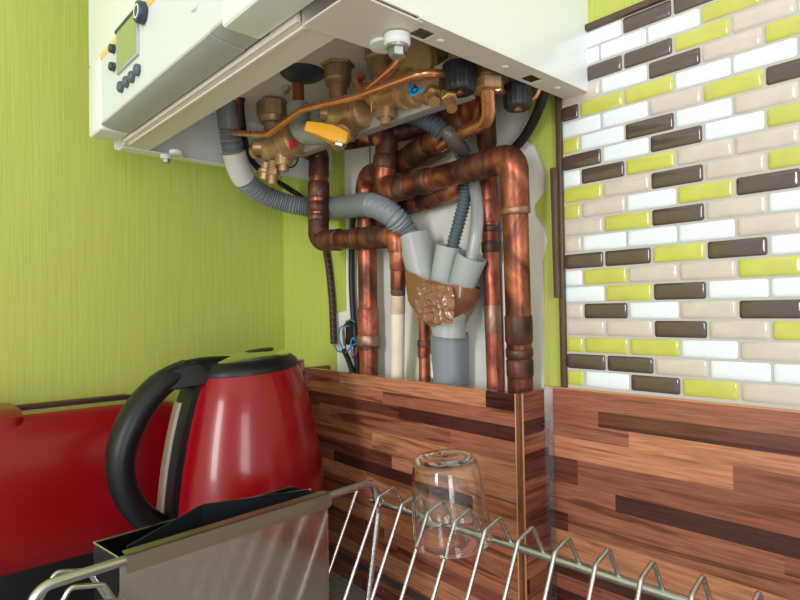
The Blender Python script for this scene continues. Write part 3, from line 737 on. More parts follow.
# 6 thick pipe behind it, ending in an elbow towards the wall
G0 = at(478, 82, y=-.050); G1 = at(468, 118, y=-.036); G2 = at(402, 163, y=-.024); G3 = at(396, 166, y=-.006)
p7 = pipe([G0, G1, G2, G3], r22, 'thick copper pipe curving behind the bright thin one and elbowing to the wall', .022)
fit(p7, [lp(G1, G0, .7), G1, lp(G1, G2, .26)], r22+.0008, .020, 'copper')
collar(p7, lp(G1, G2, .30), lp(G1, G2, .52), r22+.0006, 'copper_red', 'coupling'); collar(p7, lp(G1, G2, .56), lp(G1, G2, .84), r22+.0016, 'copper_dark', 'coupling')
fit(p7, [lp(G2, G1, .17), G2, lp(G2, G3, .8)], r22+.0012, .014, 'copper')
# 7 lower dark pipe behind the crossing pipe
H0 = at(386, 216, y=-.0125); H1 = at(398, 208, y=-.0125); H2 = at(455, 188, y=-.0125); H3 = at(460, 166, y=-.0125)
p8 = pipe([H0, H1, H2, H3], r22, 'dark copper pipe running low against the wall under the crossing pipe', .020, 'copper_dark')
fit(p8, [lp(H2, H1, .20), H2, lp(H2, H3, .6)], r22+.0010, .020, 'copper'); collar(p8, lp(H2, H1, .2), lp(H2, H1, .5), r22+.0015, 'copper_dark', 'coupling'); collar(p8, lp(H2, H1, .56), lp(H2, H1, .72), r22+.0007, 'copper_red', 'coupling')
# 8 dark pipe behind the corrugated hose
I0 = at(392, 133, y=-.043); I1 = at(418, 127, y=-.022); I2 = at(452, 115, y=-.022); I3 = at(458, 96, y=-.034)
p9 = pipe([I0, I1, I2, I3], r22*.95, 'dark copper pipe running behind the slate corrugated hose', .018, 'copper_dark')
collar(p9, lp(I1, I2, .35), lp(I1, I2, .95), r22+.0006, 'copper', 'coupling')
# 9 little red pipe behind the grey coupler
J0 = at(424, 388, y=-.0115)+Vector((0, 0, -.12)); J1 = at(424, 318, y=-.0115); J2 = at(424, 316, y=.004)
p10 = pipe([J0, J1, J2], .0056, 'short red copper pipe half hidden by the grey plastic coupler', .008, 'copper_red')
collar(p10, at(424, 340, y=-.0115), at(424, 347, y=-.0115), .0066, 'solder'); collar(p10, at(424, 347, y=-.0115), at(424, 358, y=-.0115), .0063, 'copper_red', 'coupling')

# thin bright capillary tubes crossing in front of the valves
def smalltube(px, r, label, mt='copper_bright'):
    pts = fillet([at(u, v, y=y) for u, v, y in px], .02, 8)
    o = MB().tube(pts, r, 14).build('copper_tube', M[mt], smooth=60); return tag(o, label, 'tube', 'thin copper tubes')
smalltube([(234, 133, -.138), (268, 134, -.138), (303, 109, -.138), (362, 95, -.138), (424, 72, -.132), (444, 74, -.112), (452, 75, -.100)], .0030, 'long thin bright copper tube sweeping across the front of the brass valves')
smalltube([(362, 76, -.112), (355, 82, -.120), (363, 94, -.131), (399, 62, -.131), (409, 30, -.131), (414, 0, -.140)], .0034, 'short bent copper tube rising past the pale screw under the boiler')
smalltube([(498, 88, -.078), (509, 95, -.046), (533, 101, -.034), (540, 88, -.034), (543, 74, -.034)], .0021, 'very thin copper tube passing behind the right black cap')
# relief pipe and its grey elbow
st = MB().cyl(at(298, 80, y=-.112), at(298.5, 110, y=-.112), .0056, 18).build('copper_pipe', M['copper_flat']); tag(st, 'short brown relief pipe below the dark rubber grommet', 'pipe', 'copper pipes')
ep = fillet([at(298.5, 106, y=-.112), at(300, 134, y=-.114), at(346, 132, y=-.098)], .016, 10)
el_ = thing('plastic_elbow', ep[-1], 'grey plastic elbow behind the tip of the yellow lever', 'elbow')
MB().tube(ep, .0104, 22).build('elbow', M['pvc_elbow'], el_, smooth=60)
MB().lathe([(.0114, 0), (.0114, .008), (.0108, .009)], 26, ep[1]-ep[0], ep[0]).build('rim', M['pvc_elbow'], el_, smooth=50)
# small screw on the base plate
p = at(286, 92, y=-.11); sc2 = MB(); sc2.cyl(p+Vector((0,0,.012)), p+Vector((0,0,-.002)), .0026, 12); hexnut(sc2, p+Vector((0,0,.006)), p+Vector((0,0,.001)), .0044); sc2.build('screw', M['zinc'], bo, smooth=20)

# beige board and lower scraps on the wall behind the pipes
bbp = [at(u, v, y=-.0005) for u, v in [(399, 168), (399, 118), (440, 112), (452, 128), (452, 152), (430, 166)]]
bb = MB().slab(bbp, (0, -.0025, 0)).build('backing_board', M['tan_board'], smooth=0); tag(bb, 'small beige board on the wall behind the pipes', 'board')

# ================================================================== HOSES
def ribbed(pts, r, pitch, depth, name, mt, parent, step=.0007, n=20):
    path = resample(pts, step); L = 0; rs = []
    for i, p in enumerate(path):
        if i: L += (p-path[i-1]).length
        rs.append(r - depth*(.5-.5*math.cos(2*PI*L/pitch)))
    return MB().tube(path, rs, n).build(name, M[mt], parent, smooth=80)
hc = spline([at(227, 95, y=-.135), at(229, 120, y=-.130), at(233, 150, y=-.122), at(243, 177, y=-.105), at(262, 194, y=-.074), at(290, 204, y=-.042), at(318, 208, y=-.0185), at(345, 207, y=-.031), at(370, 205, y=-.047), at(390, 214, y=-.049), at(404, 229, y=-.035), at(415, 248, y=-.0285)], 14)
n_ = len(hc); seg = lambda a, b: hc[int(a*14):int(b*14)+1]
ho = thing('drain_hose', hc[0], 'grey flexible drain hose looping from the boiler to the taped funnel', 'hose')
MB().tube(seg(0, 1.3), .0124, 22).build('cuff', M['hose'], ho, smooth=60)
ribbed(seg(1.2, 2.2), .0122, .0032, .0019, 'ribbed_section', 'hose', ho)
MB().tube(seg(2.1, 3.1), .0130, 22).build('joint', M['cuff'], ho, smooth=60)
ribbed(seg(3.0, 6.2), .0122, .0032, .0019, 'ribbed_section', 'hose', ho)
MB().tube(seg(6.1, 8.2), .0126, 22).build('smooth_sleeve', M['hose'], ho, smooth=60)
ribbed(seg(8.1, 11), .0122, .0032, .0019, 'ribbed_section', 'hose', ho)
# dark corrugated hose, upper run and lower run are one hose passing behind
h2 = spline([at(392, 116, y=-.066), at(410, 114, y=-.066), at(428, 121, y=-.060), at(445, 134, y=-.050), at(459, 150, y=-.034), at(466, 170, y=-.0195), at(465, 197, y=-.020), at(459, 222, y=-.026), at(453, 245, y=-.030), at(450, 268, y=-.030)], 14)
o = thing('corrugated_hose', h2[0], 'slate corrugated hose running behind the front pipe into the funnel', 'hose')
ribbed(h2[:14*3+1], .0088, .0036, .0018, 'upper_run', 'hose_dark', o)
ribbed(h2[14*3:], .0062, .0036, .0015, 'lower_run', 'hose_dark', o)
# translucent tube beside it
h3 = spline([at(444, 124, y=-.062), at(450, 135, y=-.062), at(459, 146, y=-.048), at(469, 159, y=-.022), at(474.5, 185, y=-.0190), at(477.5, 208, y=-.022), at(476, 235, y=-.028), at(470, 265, y=-.030)], 12)
tb_ = MB().tube(h3[26:], .0056, 18).build('condensate_tube', M['tube_clear'], smooth=60); tag(tb_, 'clear plastic tube hanging between corrugated hose and narrow riser', 'tube')
MB().tube(h3[8:30], .0062, 18, flat=1.15).build('sleeve', M['sleeve'], tb_, smooth=60)

# ---- taped funnel with three inlets, and the grey coupler below it
YFN = -.032
fu = thing('drain_funnel', at(448, 330, y=-.022), 'milky three-way drain funnel wrapped in crinkled brown tape', 'funnel')
def socket(a, b, r0, r1, nm='inlet'):
    a = Vector(a); b = Vector(b); L = (b-a).length
    MB().lathe([(r0, 0), (r1, L), (r1-.0012, L), (r0-.0012, .002), (.0001, .002)][0:4], 28, b-a, a, close=True).build(nm, M['funnel'], fu, smooth=60)
socket(at(425, 285, y=YFN+.003), at(414.5, 237, y=YFN+.003), .0147, .0160)
socket(at(440, 290, y=YFN+.001), at(449, 246, y=YFN+.001), .0105, .0120)
socket(at(460, 290, y=YFN+.005), at(472, 256, y=YFN+.004), .0120, .0136)
mb = MB()
# body: flattened funnel below the sockets
secs = [((438, 281), .0285, .0150), ((440, 288), .0310, .0165), ((444, 306), .0262, .0160), ((447, 320), .0195, .0150), ((449, 336), .0158, .0150)]
vs = []; N = 28
for (u, v), rx, ry in secs:
    c = at(u, v, y=YFN+.004)
    for j in range(N):
        a = 2*PI*j/N; vs.append(c + Vector((rx*math.cos(a)*.95, ry*math.sin(a), -.12*rx*math.cos(a))))
fs = [(i*N+j, i*N+(j+1) % N, (i+1)*N+(j+1) % N, (i+1)*N+j) for i in range(4) for j in range(N)] + [tuple(range(N)), tuple(range(4*N, 5*N))]
mb.add(vs, fs).build('body', M['funnel'], fu, smooth=60)
# tape wrap: irregular crinkled skin round the body
import mathutils.noise as mn
LB = [(413, 270), (414, 285), (416, 300), (423, 313), (433, 323)]; RB_ = [(473, 288), (472, 300), (467, 311), (461, 320), (456, 327)]
mb = MB(); vs = []; NJ, NI = 64, 22
def row(P_, t): return (np.interp(t, [0, .25, .5, .75, 1], [p[0] for p in P_]), np.interp(t, [0, .25, .5, .75, 1], [p[1] for p in P_]))
for i in range(NI):
    t = i/(NI-1)
    lpt, rpt = at(*row(LB, t), y=YFN+.002), at(*row(RB_, t), y=YFN+.006)
    c, e = (lpt+rpt)/2, (rpt-lpt)/2
    ry = np.interp(t, [0, .5, 1], [.0215, .0205, .0176])
    for j in range(NJ):
        a = 2*PI*j/NJ; ca, sa = math.cos(a), math.sin(a)
        sq = math.copysign(abs(sa)**.5, sa)
        q = c + e*ca + Vector((0, ry*sq, 0))
        k = mn.noise(q*90)*.0012 + abs(mn.noise(q*240))*.0006
        vs.append(q + Vector((0, sa, 0))*k + Vector((0, 0, mn.noise(Vector((a*2, t*3, 1)))*.003*(1 if i in (0, NI-1) else .2))))
fs = [(i*NJ+j, i*NJ+(j+1) % NJ, (i+1)*NJ+(j+1) % NJ, (i+1)*NJ+j) for i in range(NI-1) for j in range(NJ)]
tpw = mb.add(vs, fs).build('tape_wrap', M['tape'], fu, smooth=50)
# a clearer crinkled patch on the front of the wrap
mb = MB(); vs = []; NP = 48
for i in range(NP):
    for j in range(NP):
        u = 416 + 38*j/(NP-1); v = 281 + 40*i/(NP-1) + 5*(j/(NP-1))
        du = (j/(NP-1)-.5)*2; dvv = (i/(NP-1)-.5)*2
        sc3 = 1-.10*(du*du*dvv*dvv)
        u = 435+(u-435)*sc3; v = 302+(v-302)*sc3
        q = at(u, v, y=YFN-.0212+.0016*du*du)
        q1 = Vector((q.x*1.7+q.z*.9, q.y, q.z*.8-q.x*.4)); q2 = Vector((q.x*.7-q.z*1.2, q.y, q.z*1.5+q.x*.3))
        k = max(0, 1-5*abs(mn.noise(q1*75)))*.0010 + max(0, 1-5*abs(mn.noise(q2*85+Vector((7, 3, 1)))))*.0010 + mn.noise(q*60)*.0012
        vs.append(q + Vector((0, -k, 0)))
mb.add(vs, [(i*NP+j, i*NP+j+1, (i+1)*NP+j+1, (i+1)*NP+j) for i in range(NP-1) for j in range(NP-1)])
mt_, nt_, bb_ = new_mat('crinkled clear tape'); bb_.inputs['Base Color'].default_value = (*lin((136, 92, 68)), 1); bb_.inputs['Roughness'].default_value = .25; bb_.inputs['Coat Weight'].default_value = .7
mb.build('tape_patch', mt_, fu, smooth=40)
cpb = at(450, 383, y=-.0185); cpt = at(449.5, 333, y=-.0205)
cu_ = thing('pipe_coupler', cpb, 'grey plastic pipe coupler under the taped funnel', 'coupler')
MB().lathe([(.0150, 0), (.0180, .0002), (.0180, .0015), (.0175, .002), (.0175, (cpt-cpb).length-.0005), (.0168, (cpt-cpb).length), (.0150, (cpt-cpb).length), (.0150, .01)], 36, cpt-cpb, cpb).build('coupler_body', M['pvc'], cu_, smooth=40)
MB().cyl(cpb+Vector((0,0,.004)), cpb+Vector((0,0,-.10)), .0138, 28).build('waste_pipe', M['pvc'], cu_)
a0 = cpb+Vector((0,0,.006))
vs = []
for z in (0, .021):
    for k in range(6):
        a = math.radians(229+k*5); vs.append(a0+Vector((.0178*math.cos(a), .0178*math.sin(a), z)))
MB().add(vs, [(k, k+1, 7+k, 6+k) for k in range(5)]).build('sticker', M['label_white'], cu_, smooth=0)

# ================================================================== CABLES
def cable(px, r, label, mt='black', n=10, name='cable', sm=True):
    pts = spline([at(u, v, y=y) for u, v, y in px], 10)
    o = MB().tube(pts, r, n).build(name, M[mt], smooth=60); return tag(o, label, 'cable', 'cables')
k1 = cable([(243, 93, -.128), (241, 105, -.126), (243, 125, -.118), (246, 145, -.105), (253, 162, -.088), (268, 176, -.066), (286, 187, -.026), (301, 197, -.0075), (311, 208, -.0036)], .0034, 'black cable dropping from the boiler behind the leftmost brass valve')
rb_ = MB().tube(spline([at(240, 95, y=-.130), at(238.8, 108, y=-.128), at(240, 126, y=-.121)], 10), .0022, 10).build('red_braid', M['cable_red'], k1, smooth=60)
sp = spline([at(323, 238, y=-.0060), at(328, 262, y=-.0060), at(332, 300, y=-.0062), at(334, 344, y=-.0070)], 12)
k2 = MB().tube(resample(sp, .001), .0040, 12).build('cable', M['black'], smooth=60); tag(k2, 'braided black and red cable hanging against the green wall', 'cable', 'cables')
# red fleck spiralling round it
pts = resample(sp, .0007); hel = []
for i, p in enumerate(pts):
    a = i*.62; hel.append(p + Vector((.0036*math.cos(a), .0036*math.sin(a), 0)))
MB().tube(hel, .0010, 6).build('red_fleck', M['cable_red'], k2, smooth=60)
cable([(353, 215, -.012), (352, 240, -.008), (351.5, 275, -.006), (353, 310, -.006), (356, 345, -.0085), (358, 380, -.0095), (359, 420, -.010)], .0036, 'black cable hanging straight down left of the upright copper pipe')
cable([(545, 70, -.030), (543, 95, -.024), (534, 120, -.016), (522, 140, -.010), (506, 157, -.0058), (498, 168, -.0058)], .0040, 'thick black cable curving down right of the black caps')
cable([(282, 158, -.085), (284, 166, -.082), (292, 167, -.080), (297, 162, -.080), (298, 154, -.080)], .0009, 'thin black wire loop below the leftmost brass valve', n=8)
ct = cable([(504, 262, -.0035), (505, 310, -.0035), (506.5, 360, -.0035), (507, 420, -.0035)], .0018, 'thin pale grey cable between the narrow riser and the tall thick pipe', mt='cuff')
# terminal block with its loose coloured wires
jb = at(351, 335, y=-.014)
te = thing('terminal_block', jb, 'black terminal block with loose coloured wires above the wooden boxing', 'terminal block')
mb = MB(); a = at(350, 324, y=-.010); b2_ = at(352, 345, y=-.012)
mb.box((a.x-.005, -.013, b2_.z), (a.x+.006, -.004, a.z+.004)); mb.build('block', M['black'], te, bevel=.0008)
for c, px in [('blue', [(334, 345, -.007), (338, 351, -.009), (346, 352, -.014), (352, 346, -.016), (357, 343, -.014)]),
              ('blue', [(349, 326, -.014), (341, 327, -.015), (339, 338, -.014), (343, 350, -.012)]),
              ('brown', [(349, 322, -.013), (344, 326, -.017), (345, 340, -.017), (346, 352, -.012)]),
              ('green', [(355, 322, -.013), (349, 320, -.016), (343, 330, -.015), (344, 346, -.014)]),
              ('blue', [(352, 352, -.015), (351, 343, -.017), (353, 338, -.016), (356, 341, -.014)]),
              ('red', [(352, 358, -.015), (356, 353, -.017), (357, 347, -.014)])]:
    MB().tube(spline([at(u, v, y=y) for u, v, y in px], 8), .0009, 8).build('wire', M['wire_'+c], te, smooth=60)
MB().tube(spline([at(344, 350, y=-.012), at(350, 364, y=-.014), at(354, 380, y=-.015), at(355, 400, y=-.015)], 8), .0032, 10).build('lead', M['black'], te, smooth=60)

# ================================================================== KETTLE
KX, KY = .151, -.137      
ke = thing('electric_kettle', (KX, KY, ZW), 'glossy red electric kettle with a black handle beside the wooden boxing', 'kettle')
prof = [(1.107, .0515), (1.100, .0548), (1.085, .0598), (1.065, .0650), (1.045, .0692), (1.020, .0734), (.995, .0764), (.970, .0786), (.945, .0802), (.915, .0813), (.897, .0815)]
def shear(z, y):     # the rim tips down a little towards the handle
    k = max(0, (z-.99)/.12)
    return z + .085*k*(y)
mb = MB(); N = 72; vs = []
pr = [(.0001, 1.106)] + [(r, z) for z, r in prof] + [(.0795, .894), (.0001, .894)]
for r, z in pr:
    for j in range(N):
        a = 2*PI*j/N; y = r*math.sin(a); vs.append((KX+r*math.cos(a), KY+y, shear(z, y)))
fs = [(i*N+j, i*N+(j+1) % N, (i+1)*N+(j+1) % N, (i+1)*N+j) for i in range(len(pr)-1) for j in range(N)]
mb.add(vs, fs).build('body', M['red'], ke, smooth=50)
# lid: black collar with a chrome inlay and a recessed finger pad
def ringmesh(pr, sx=1., cy=0., N=64):
    mb = MB(); vs = []
    for r, z in pr:
        for j in range(N):
            a = 2*PI*j/N; y = r*math.sin(a)+cy; vs.append((KX+r*sx*math.cos(a), KY+y, shear(z, y)))
    fs = [(i*N+j, i*N+(j+1) % N, (i+1)*N+(j+1) % N, (i+1)*N+j) for i in range(len(pr)-1) for j in range(N)]
    return mb.add(vs, fs)
lid = ringmesh([(.0520, 1.1050), (.0524, 1.1085), (.0505, 1.1125), (.0455, 1.1165), (.0420, 1.1180), (.0001, 1.1185)]).build('lid', M['black_gloss'], ke, smooth=40)
ringmesh([(.0418, 1.1176), (.0408, 1.1186), (.033, 1.1205), (.018, 1.1222), (.0001, 1.1227)], .95, .004).build('lid_inlay', M['chrome'], lid, smooth=50)
ringmesh([(.0150, 1.1222), (.0150, 1.1228), (.0135, 1.1234), (.0001, 1.1236)], .8, .016).build('finger_pad', M['black_gloss'], lid, smooth=40)
# base and foot ring
MB().lathe([(.0001, 0), (.0790, 0), (.0800, .003), (.0790, .012), (.0760, .0145), (.0001, .0145)], 56, (0,0,1), (KX, KY, ZW+.0003)).build('power_base', M['black_gloss'], ke)
MB().lathe([(.0795, 0), (.0818, .001), (.0820, .005), (.0812, .007)], 56, (0,0,1), (KX, KY, .8905)).build('foot_ring', M['black_gloss'], ke)
# black spine down the back of the body, with the pale level window in it
def spine(x0, x1, off, z0, z1, n=26):
    vs = []; 
    for i in range(n+1):
        z = z0+(z1-z0)*i/n; r = np.interp(z, [p[0] for p in prof[::-1]], [p[1] for p in prof[::-1]])
        for x in (x0, x1):
            for o_ in (off, -.004):
                vs.append((KX+x, KY-math.sqrt(max(1e-6, (r+o_)**2-x*x)), shear(z, -r)))
    fs = []
    for i in range(n):
        b = i*4; fs += [(b, b+4, b+6, b+2), (b+2, b+6, b+7, b+3), (b, b+1, b+5, b+4)]
    fs += [(0, 2, 3, 1), (n*4, n*4+1, n*4+3, n*4+2)]
    return MB().add(vs, fs)
spn = spine(-.016, .016, .0060, .93, 1.107).build('spine', M['black_gloss'], ke, smooth=40)
spine(-.0085, -.0025, .0075, .952, 1.083).build('level_window', M['window'], spn, smooth=40)
spine(-.0195, -.0085, .0072, .952, 1.083).build('level_window', M['window'], spn, smooth=40)
# handle: one looping D in the plane of the spine
hpts = [(-.083, 1.1130), (-.1060-.020, 1.1165), (-.2000, 1.1150), (-.2270, 1.1030), (-.2440, 1.0830), (-.2560, 1.0600), (-.2610, 1.0360), (-.2570, 1.0100), (-.2440, .9870), (-.2240, .9700), (-.2060, .9630), (-.195, .962)]
hpts = [(-.1000, 1.1105), (-.1500, 1.1120), (-.1850, 1.1115), (-.2130, 1.1035), (-.2330, 1.0880), (-.2480, 1.0660), (-.2565, 1.0410), (-.2550, 1.0140), (-.2440, .9900), (-.2270, .9720), (-.2110, .9640), (-.2000, .9600)]
hs = spline([(KX, y, z) for y, z in hpts], 8)
rs = [float(np.interp(i/(len(hs)-1), [0, .16, .28, .45, .62, .8, 1], [.0075, .0088, .0112, .0130, .0116, .0112, .0092])) for i in range(len(hs))]
hd = MB().tube(hs, rs, 20, flat=1.35, up=(0, 0, 1)).build('handle', M['black_gloss'], ke, smooth=60)
# bridge from lid to handle, and the lid button on top
mb = MB(); vs = []
for y, w, z0, z1 in [(-.178, .022, 1.0960, 1.1100), (-.192, .020, 1.0960, 1.1175), (-.205, .0165, 1.0945, 1.1165), (-.222, .0140, 1.0930, 1.1075)]:
    vs += [(KX-w, y, z0), (KX+w, y, z0), (KX+w*.8, y, z1), (KX-w*.8, y, z1)]
mb.add(vs, [(0,1,2,3), (12,13,14,15)] + [(i*4+j, i*4+(j+1) % 4, i*4+4+(j+1) % 4, i*4+4+j) for i in range(3) for j in range(4)])
mb.build('bridge', M['black_gloss'], ke, bevel=.003, seg=3)
mb = MB(); vs = []
for y, z in [(-.198, 1.1195), (-.214, 1.1140), (-.231, 1.1050)]:
    vs += [(KX-.010, y, z-.007), (KX+.010, y, z-.007), (KX+.008, y, z), (KX-.008, y, z)]
mb.add(vs, [(0,1,2,3), (8,9,10,11)] + [(i*4+j, i*4+(j+1) % 4, i*4+4+(j+1) % 4, i*4+4+j) for i in range(2) for j in range(4)])
mb.build('lid_button', M['black_gloss'], ke, bevel=.0012)
# spout on the far side
mb = MB(); vs = []
for z, w, o_ in [(1.107, .020, .018), (1.095, .018, .014), (1.075, .012, .006), (1.055, .004, -.001)]:
    r = np.interp(z, [p[0] for p in prof[::-1]], [p[1] for p in prof[::-1]])
    vs += [(KX-w, KY+r-.006, shear(z, r)), (KX+w, KY+r-.006, shear(z, r)), (KX, KY+r+o_, shear(z, r))]
mb.add(vs, [(0, 1, 2), (9, 11, 10)] + [(i*3+j, i*3+(j+1) % 3, i*3+3+(j+1) % 3, i*3+3+j) for i in range(3) for j in range(3)])
mb.build('spout', M['red'], ke, bevel=.001)

# real size: a 1.7 litre kettle 148 mm across on a 27 mm base, clear of the toaster and the boxing
ke.location = (.1777, -.1504, ZW)
for o_ in ke.children_recursive:
    for v in o_.data.vertices:
        v.co.x *= .951; v.co.y *= .951
        v.co.z = v.co.z*1.89 if v.co.z < .0148 else .0276+(v.co.z-.0148)*.951

# ================================================================== TOASTER
TX0, TX1, TY1, TY0 = .004, .1000, -.180, -.560
to = thing('toaster', ((TX0+TX1)/2, (TY0+TY1)/2, ZW), 'long red toaster with a metal-edged slot against the green wall', 'toaster')
def loftx(cs, y0, y1, ny=8, endr=.012):
    """cross section (x, z) swept along y with rounded ends"""
    cx = sum(c[0] for c in cs)/len(cs); cz = sum(c[1] for c in cs)/len(cs)
    sts = [(y0, .90), (y0+endr*.15, .94), (y0+endr*.5, .985), (y0+endr, 1.0), (y1-endr, 1.0), (y1-endr*.5, .985), (y1-endr*.15, .94), (y1, .90)]
    n = len(cs); vs = []
    for y, k in sts: vs += [(cx+(x-cx)*k, y, cz+(z-cz)*k) for x, z in cs]
    fs = [(i*n+j, i*n+(j+1) % n, (i+1)*n+(j+1) % n, (i+1)*n+j) for i in range(len(sts)-1) for j in range(n)] + [tuple(range(n)), tuple(range((len(sts)-1)*n, len(sts)*n))]
    return MB().add(vs, fs)
zt = 1.0738
xs0, xs1 = TX0+.006, TX1-.0215
cs = [(TX1-.010, .936), (TX1-.002, .944), (TX1+.002, .960), (TX1+.0040, .992), (TX1+.0025, 1.030), (TX1-.002, 1.052), (TX1-.008, 1.0645), (TX1-.0145, 1.0715), (xs1, zt),
      (xs1-.001, zt-.006), (xs0+.001, zt-.006), (xs0, zt), (TX0+.003, 1.070), (TX0+.001, 1.055), (TX0+.0005, 1.03), (TX0, .97), (TX0+.004, .936)]
loftx(cs, TY0, TY1, endr=.030).build('body', M['red_toaster'], to, smooth=45)
MB().box((TX0+.008, TY0+.012, ZW+.0002), (TX1-.004, TY1-.012, .945)).build('base', M['black_gloss'], to, bevel=.006)
MB().box((xs1-.030, -.325, zt-.007), (xs1-.0005, TY1-.030, zt-.0002)).build('slot_frame', M['steel_flange'], to, bevel=.0006)
MB().box((xs0+.0005, -.325, zt-.007), (xs0+.014, TY1-.030, zt+.0010)).build('slot_frame', M['slot_brown'], to, bevel=.0006)
MB().box((xs0+.014, -.325, zt-.0065), (xs1-.030, TY1-.030, zt-.0035)).build('slot', M['void'], to, smooth=0)
cs2 = [(TX1-.018, zt-.012), (TX1-.007, 1.062), (TX1-.009, 1.074), (TX1-.020, zt+.0055), (TX0+.014, zt+.0055), (TX0+.004, 1.074), (TX0+.003, 1.062), (TX0+.012, zt-.012)]
loftx(cs2, TY0+.01, -.318, endr=.016).build('end_cap', M['red_toaster'], to, smooth=45)

# ================================================================== DISH RACK
ra_ = thing('dish_rack', (.53, -.228, ZW), 'wire dish rack standing in front of the wooden splashback', 'dish rack')
ZR, YB, YFt = 1.0012, -.1000, -.3560       # height of the long rails, back and front rail
RW = .0014
X0, DX = .3198, .02545
XE = X0 + 16*DX
MB().tube([(X0-.014, YB, ZR), (XE+.02, YB, ZR)], .0029, 14).build('rail', M['steel'], ra_)
MB().tube([(X0-.014, YFt, ZR), (XE+.02, YFt, ZR)], .0029, 14).build('rail', M['steel'], ra_)
ZB = .8900
def hair(x):
    f = [(x, YB, ZR+.002), (x, YB-.0120, ZR+.0215), (x, YB-.0280, ZR+.0175), (x, -.1960, ZB)]
    g = [(p[0], YB+YFt-p[1], p[2]) for p in f[::-1]]
    return fillet(f+g, .0035, 5)
for k in range(0, 17):
    MB().tube(hair(X0+DX*k), RW, 8).build('divider_wire', M['steel'], ra_, smooth=60)
# rim along the left end (and the right), turning down to the feet
for x in (.3265, XE+.012):
    f = [(x-.004, YB-.030, ZW+.002), (x-.002, YB-.010, ZR-.004), (x-.002, YB-.014, ZR+.0222), (x+.0068, YFt-.001, ZR+.0214), (x+.0068, YFt-.006, ZR-.004), (x-.004, YFt+.030, ZW+.002)]
    MB().tube(fillet(f, .010, 7), .0028, 12).build('end_frame', M['steel'], ra_, smooth=60)
for y in (-.196, -.26):
    MB().tube([(X0-.010, y, ZB-.003), (XE+.02, y, ZB-.003)], .0022, 10).build('bottom_wire', M['steel'], ra_)
for x in (.3225, XE+.008):
    MB().tube([(x, YB-.026, ZW+.010), (x, YFt+.026, ZW+.010)], .0022, 10).build('bottom_wire', M['steel'], ra_)

piv = Vector((.3198, -.10, 0)); rz = math.radians(3.0)     # the rack stands slightly askew to the wall
ra_.rotation_euler.z = rz
ra_.location = piv + Matrix.Rotation(rz, 3, 'Z') @ (Vector(ra_.location)-piv)
# ================================================================== CUTLERY HOLDER hooked on the rack's end
cz1, cz0 = 1.0225, .884
ch = thing('cutlery_holder', (.310, -.238, cz0), 'stainless cutlery box hooked on the left end of the dish rack', 'cutlery holder')
q = dict(fl=(.3375, -.3125), fr=(.3250, -.1590), br=(.2872, -.1680), bl=(.3015, -.3168))
def wallq(a, b, ta, tb_, th, nm, mt, z0=cz0):
    a = Vector((*q[a], 0)); b = Vector((*q[b], 0)); n = Vector((-(b-a).y, (b-a).x, 0)).normalized()*th
    return MB().slab([(a.x, a.y, z0), (b.x, b.y, z0), (b.x, b.y, tb_), (a.x, a.y, ta)], n).build(nm, mt, ch, smooth=0)
wallq('fl', 'fr', cz1, cz1, .0008, 'front_wall', M['steel_sheet']); wallq('fr', 'br', cz1, cz1, .0008, 'end_wall', M['steel_sheet'])
wallq('br', 'bl', cz1, cz1, .0008, 'back_wall', M['steel_sheet']); wallq('bl', 'fl', cz1, cz1, .0008, 'end_wall', M['steel_sheet'])
MB().slab([(*q[k], cz0) for k in ('fl', 'fr', 'br', 'bl')], (0, 0, .001)).build('bottom', M['steel_sheet'], ch, smooth=0)
# folded flange over the rim wire
f0, f1 = Vector((.3463, -.3110, cz1)), Vector((.3332, -.1630, cz1))
def up_(p, h, dx=0): return (p.x+dx, p.y, cz1+h)
mb = MB(); e_ = (f1-f0).normalized()
mb.slab([up_(f0, -.0065), up_(f1, -.0065), up_(f1+e_*.0018, -.0045), up_(f1+e_*.0018, .0025), up_(f1+e_*.0008, .0040), up_(f0, .0040)], (-.0009, 0, 0))
mb.slab([up_(f0, .0040), up_(f1, .0040), up_(f1, .0040, -.0090), up_(f0, .0040, -.0090)], (0, 0, -.0007))
mb.build('hook_flange', M['steel_flange'], ch, smooth=0)
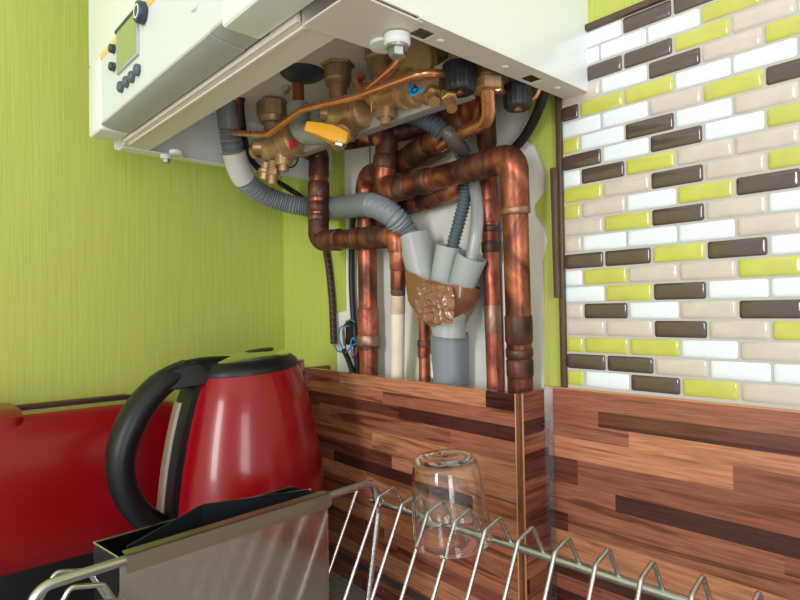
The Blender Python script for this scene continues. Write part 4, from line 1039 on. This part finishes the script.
# dark bent sheet standing inside
mb = MB()
mb.slab([(.3235, -.3040, .90), (.3090, -.2515, .90), (.3090, -.2515, 1.0322), (.3235, -.3040, 1.0230)], (-.0010, -.0003, 0))
mb.slab([(.3090, -.2515, .90), (.3100, -.1640, .90), (.3085, -.1640, 1.0236), (.3090, -.2515, 1.0322)], (-.0010, 0, 0))
ins = mb.build('divider_sheet', M['steel_dark'], ch, smooth=0)
MB().tube([(.3092, -.2515, 1.0324), (.3087, -.1636, 1.0240)], .0006, 6).build('rim_wire', M['chrome'], ins)
for a_, b2_ in (('bl', 'br'), ('bl', 'fl')):
    MB().tube([(*q[a_], cz1), (*q[b2_], cz1)], .0008, 6).build('rim_wire', M['chrome'], ch)

# ================================================================== GLASS, upside down over the wires
gx, gy, gz = .4195, -.1215, 1.0040
gl = []
H = .0590
outer = [(.0265, 0), (.0270, .0012), (.0268, .010), (.0258, .024), (.0246, .038), (.0234, .048), (.0218, .0545), (.0190, .0582), (.0150, .0590), (.0100, .0580), (.0001, .0568)]
inner = [(.0001, .0548), (.0120, .0556), (.0180, .0560), (.0205, .0530), (.0222, .0470), (.0236, .0375), (.0248, .0240), (.0259, .0100), (.0263, .0008)]
mb = MB(); mb.lathe(outer+inner, 56, (-.02, -.10, 1), (gx, gy, gz), close=True)
g_ = mb.build('glass_tumbler', M['glass'], smooth=70)
tag(g_, 'small clear glass tumbler upside down on the wires of the dish rack', 'glass')

# ================================================================== LIGHT
w = bpy.data.worlds.new('world'); SC.world = w; w.use_nodes = True
bg = w.node_tree.nodes['Background']; bg.inputs['Color'].default_value = (.93, .97, 1.03, 1); bg.inputs['Strength'].default_value = 1.0
def area(name, loc, target, sx, sy, power, col=(1, 1, 1)):
    l = bpy.data.lights.new(name, 'AREA'); l.shape = 'RECTANGLE'; l.size = sx; l.size_y = sy; l.energy = power; l.color = col
    o = bpy.data.objects.new(name, l); COL.objects.link(o); o.location = loc
    o.rotation_euler = (Vector(target)-Vector(loc)).to_track_quat('-Z', 'Y').to_euler(); return o
area('window_light', (2.5, -1.5, 1.05), (.2, -.1, 1.15), 0.6, 2.0, 30, (1, .985, .97))
area('window_light', (.9, -2.8, 1.6), (.3, 0, 1.15), 0.45, 1.2, 36, (1, .99, .98))

SC.view_settings.view_transform = 'Standard'; SC.view_settings.look = 'None'; SC.view_settings.gamma = 1; SC.view_settings.use_curve_mapping = False
SC.view_settings.exposure = 0.0
for o in bpy.data.objects:
    if '_o' in o: del o['_o']
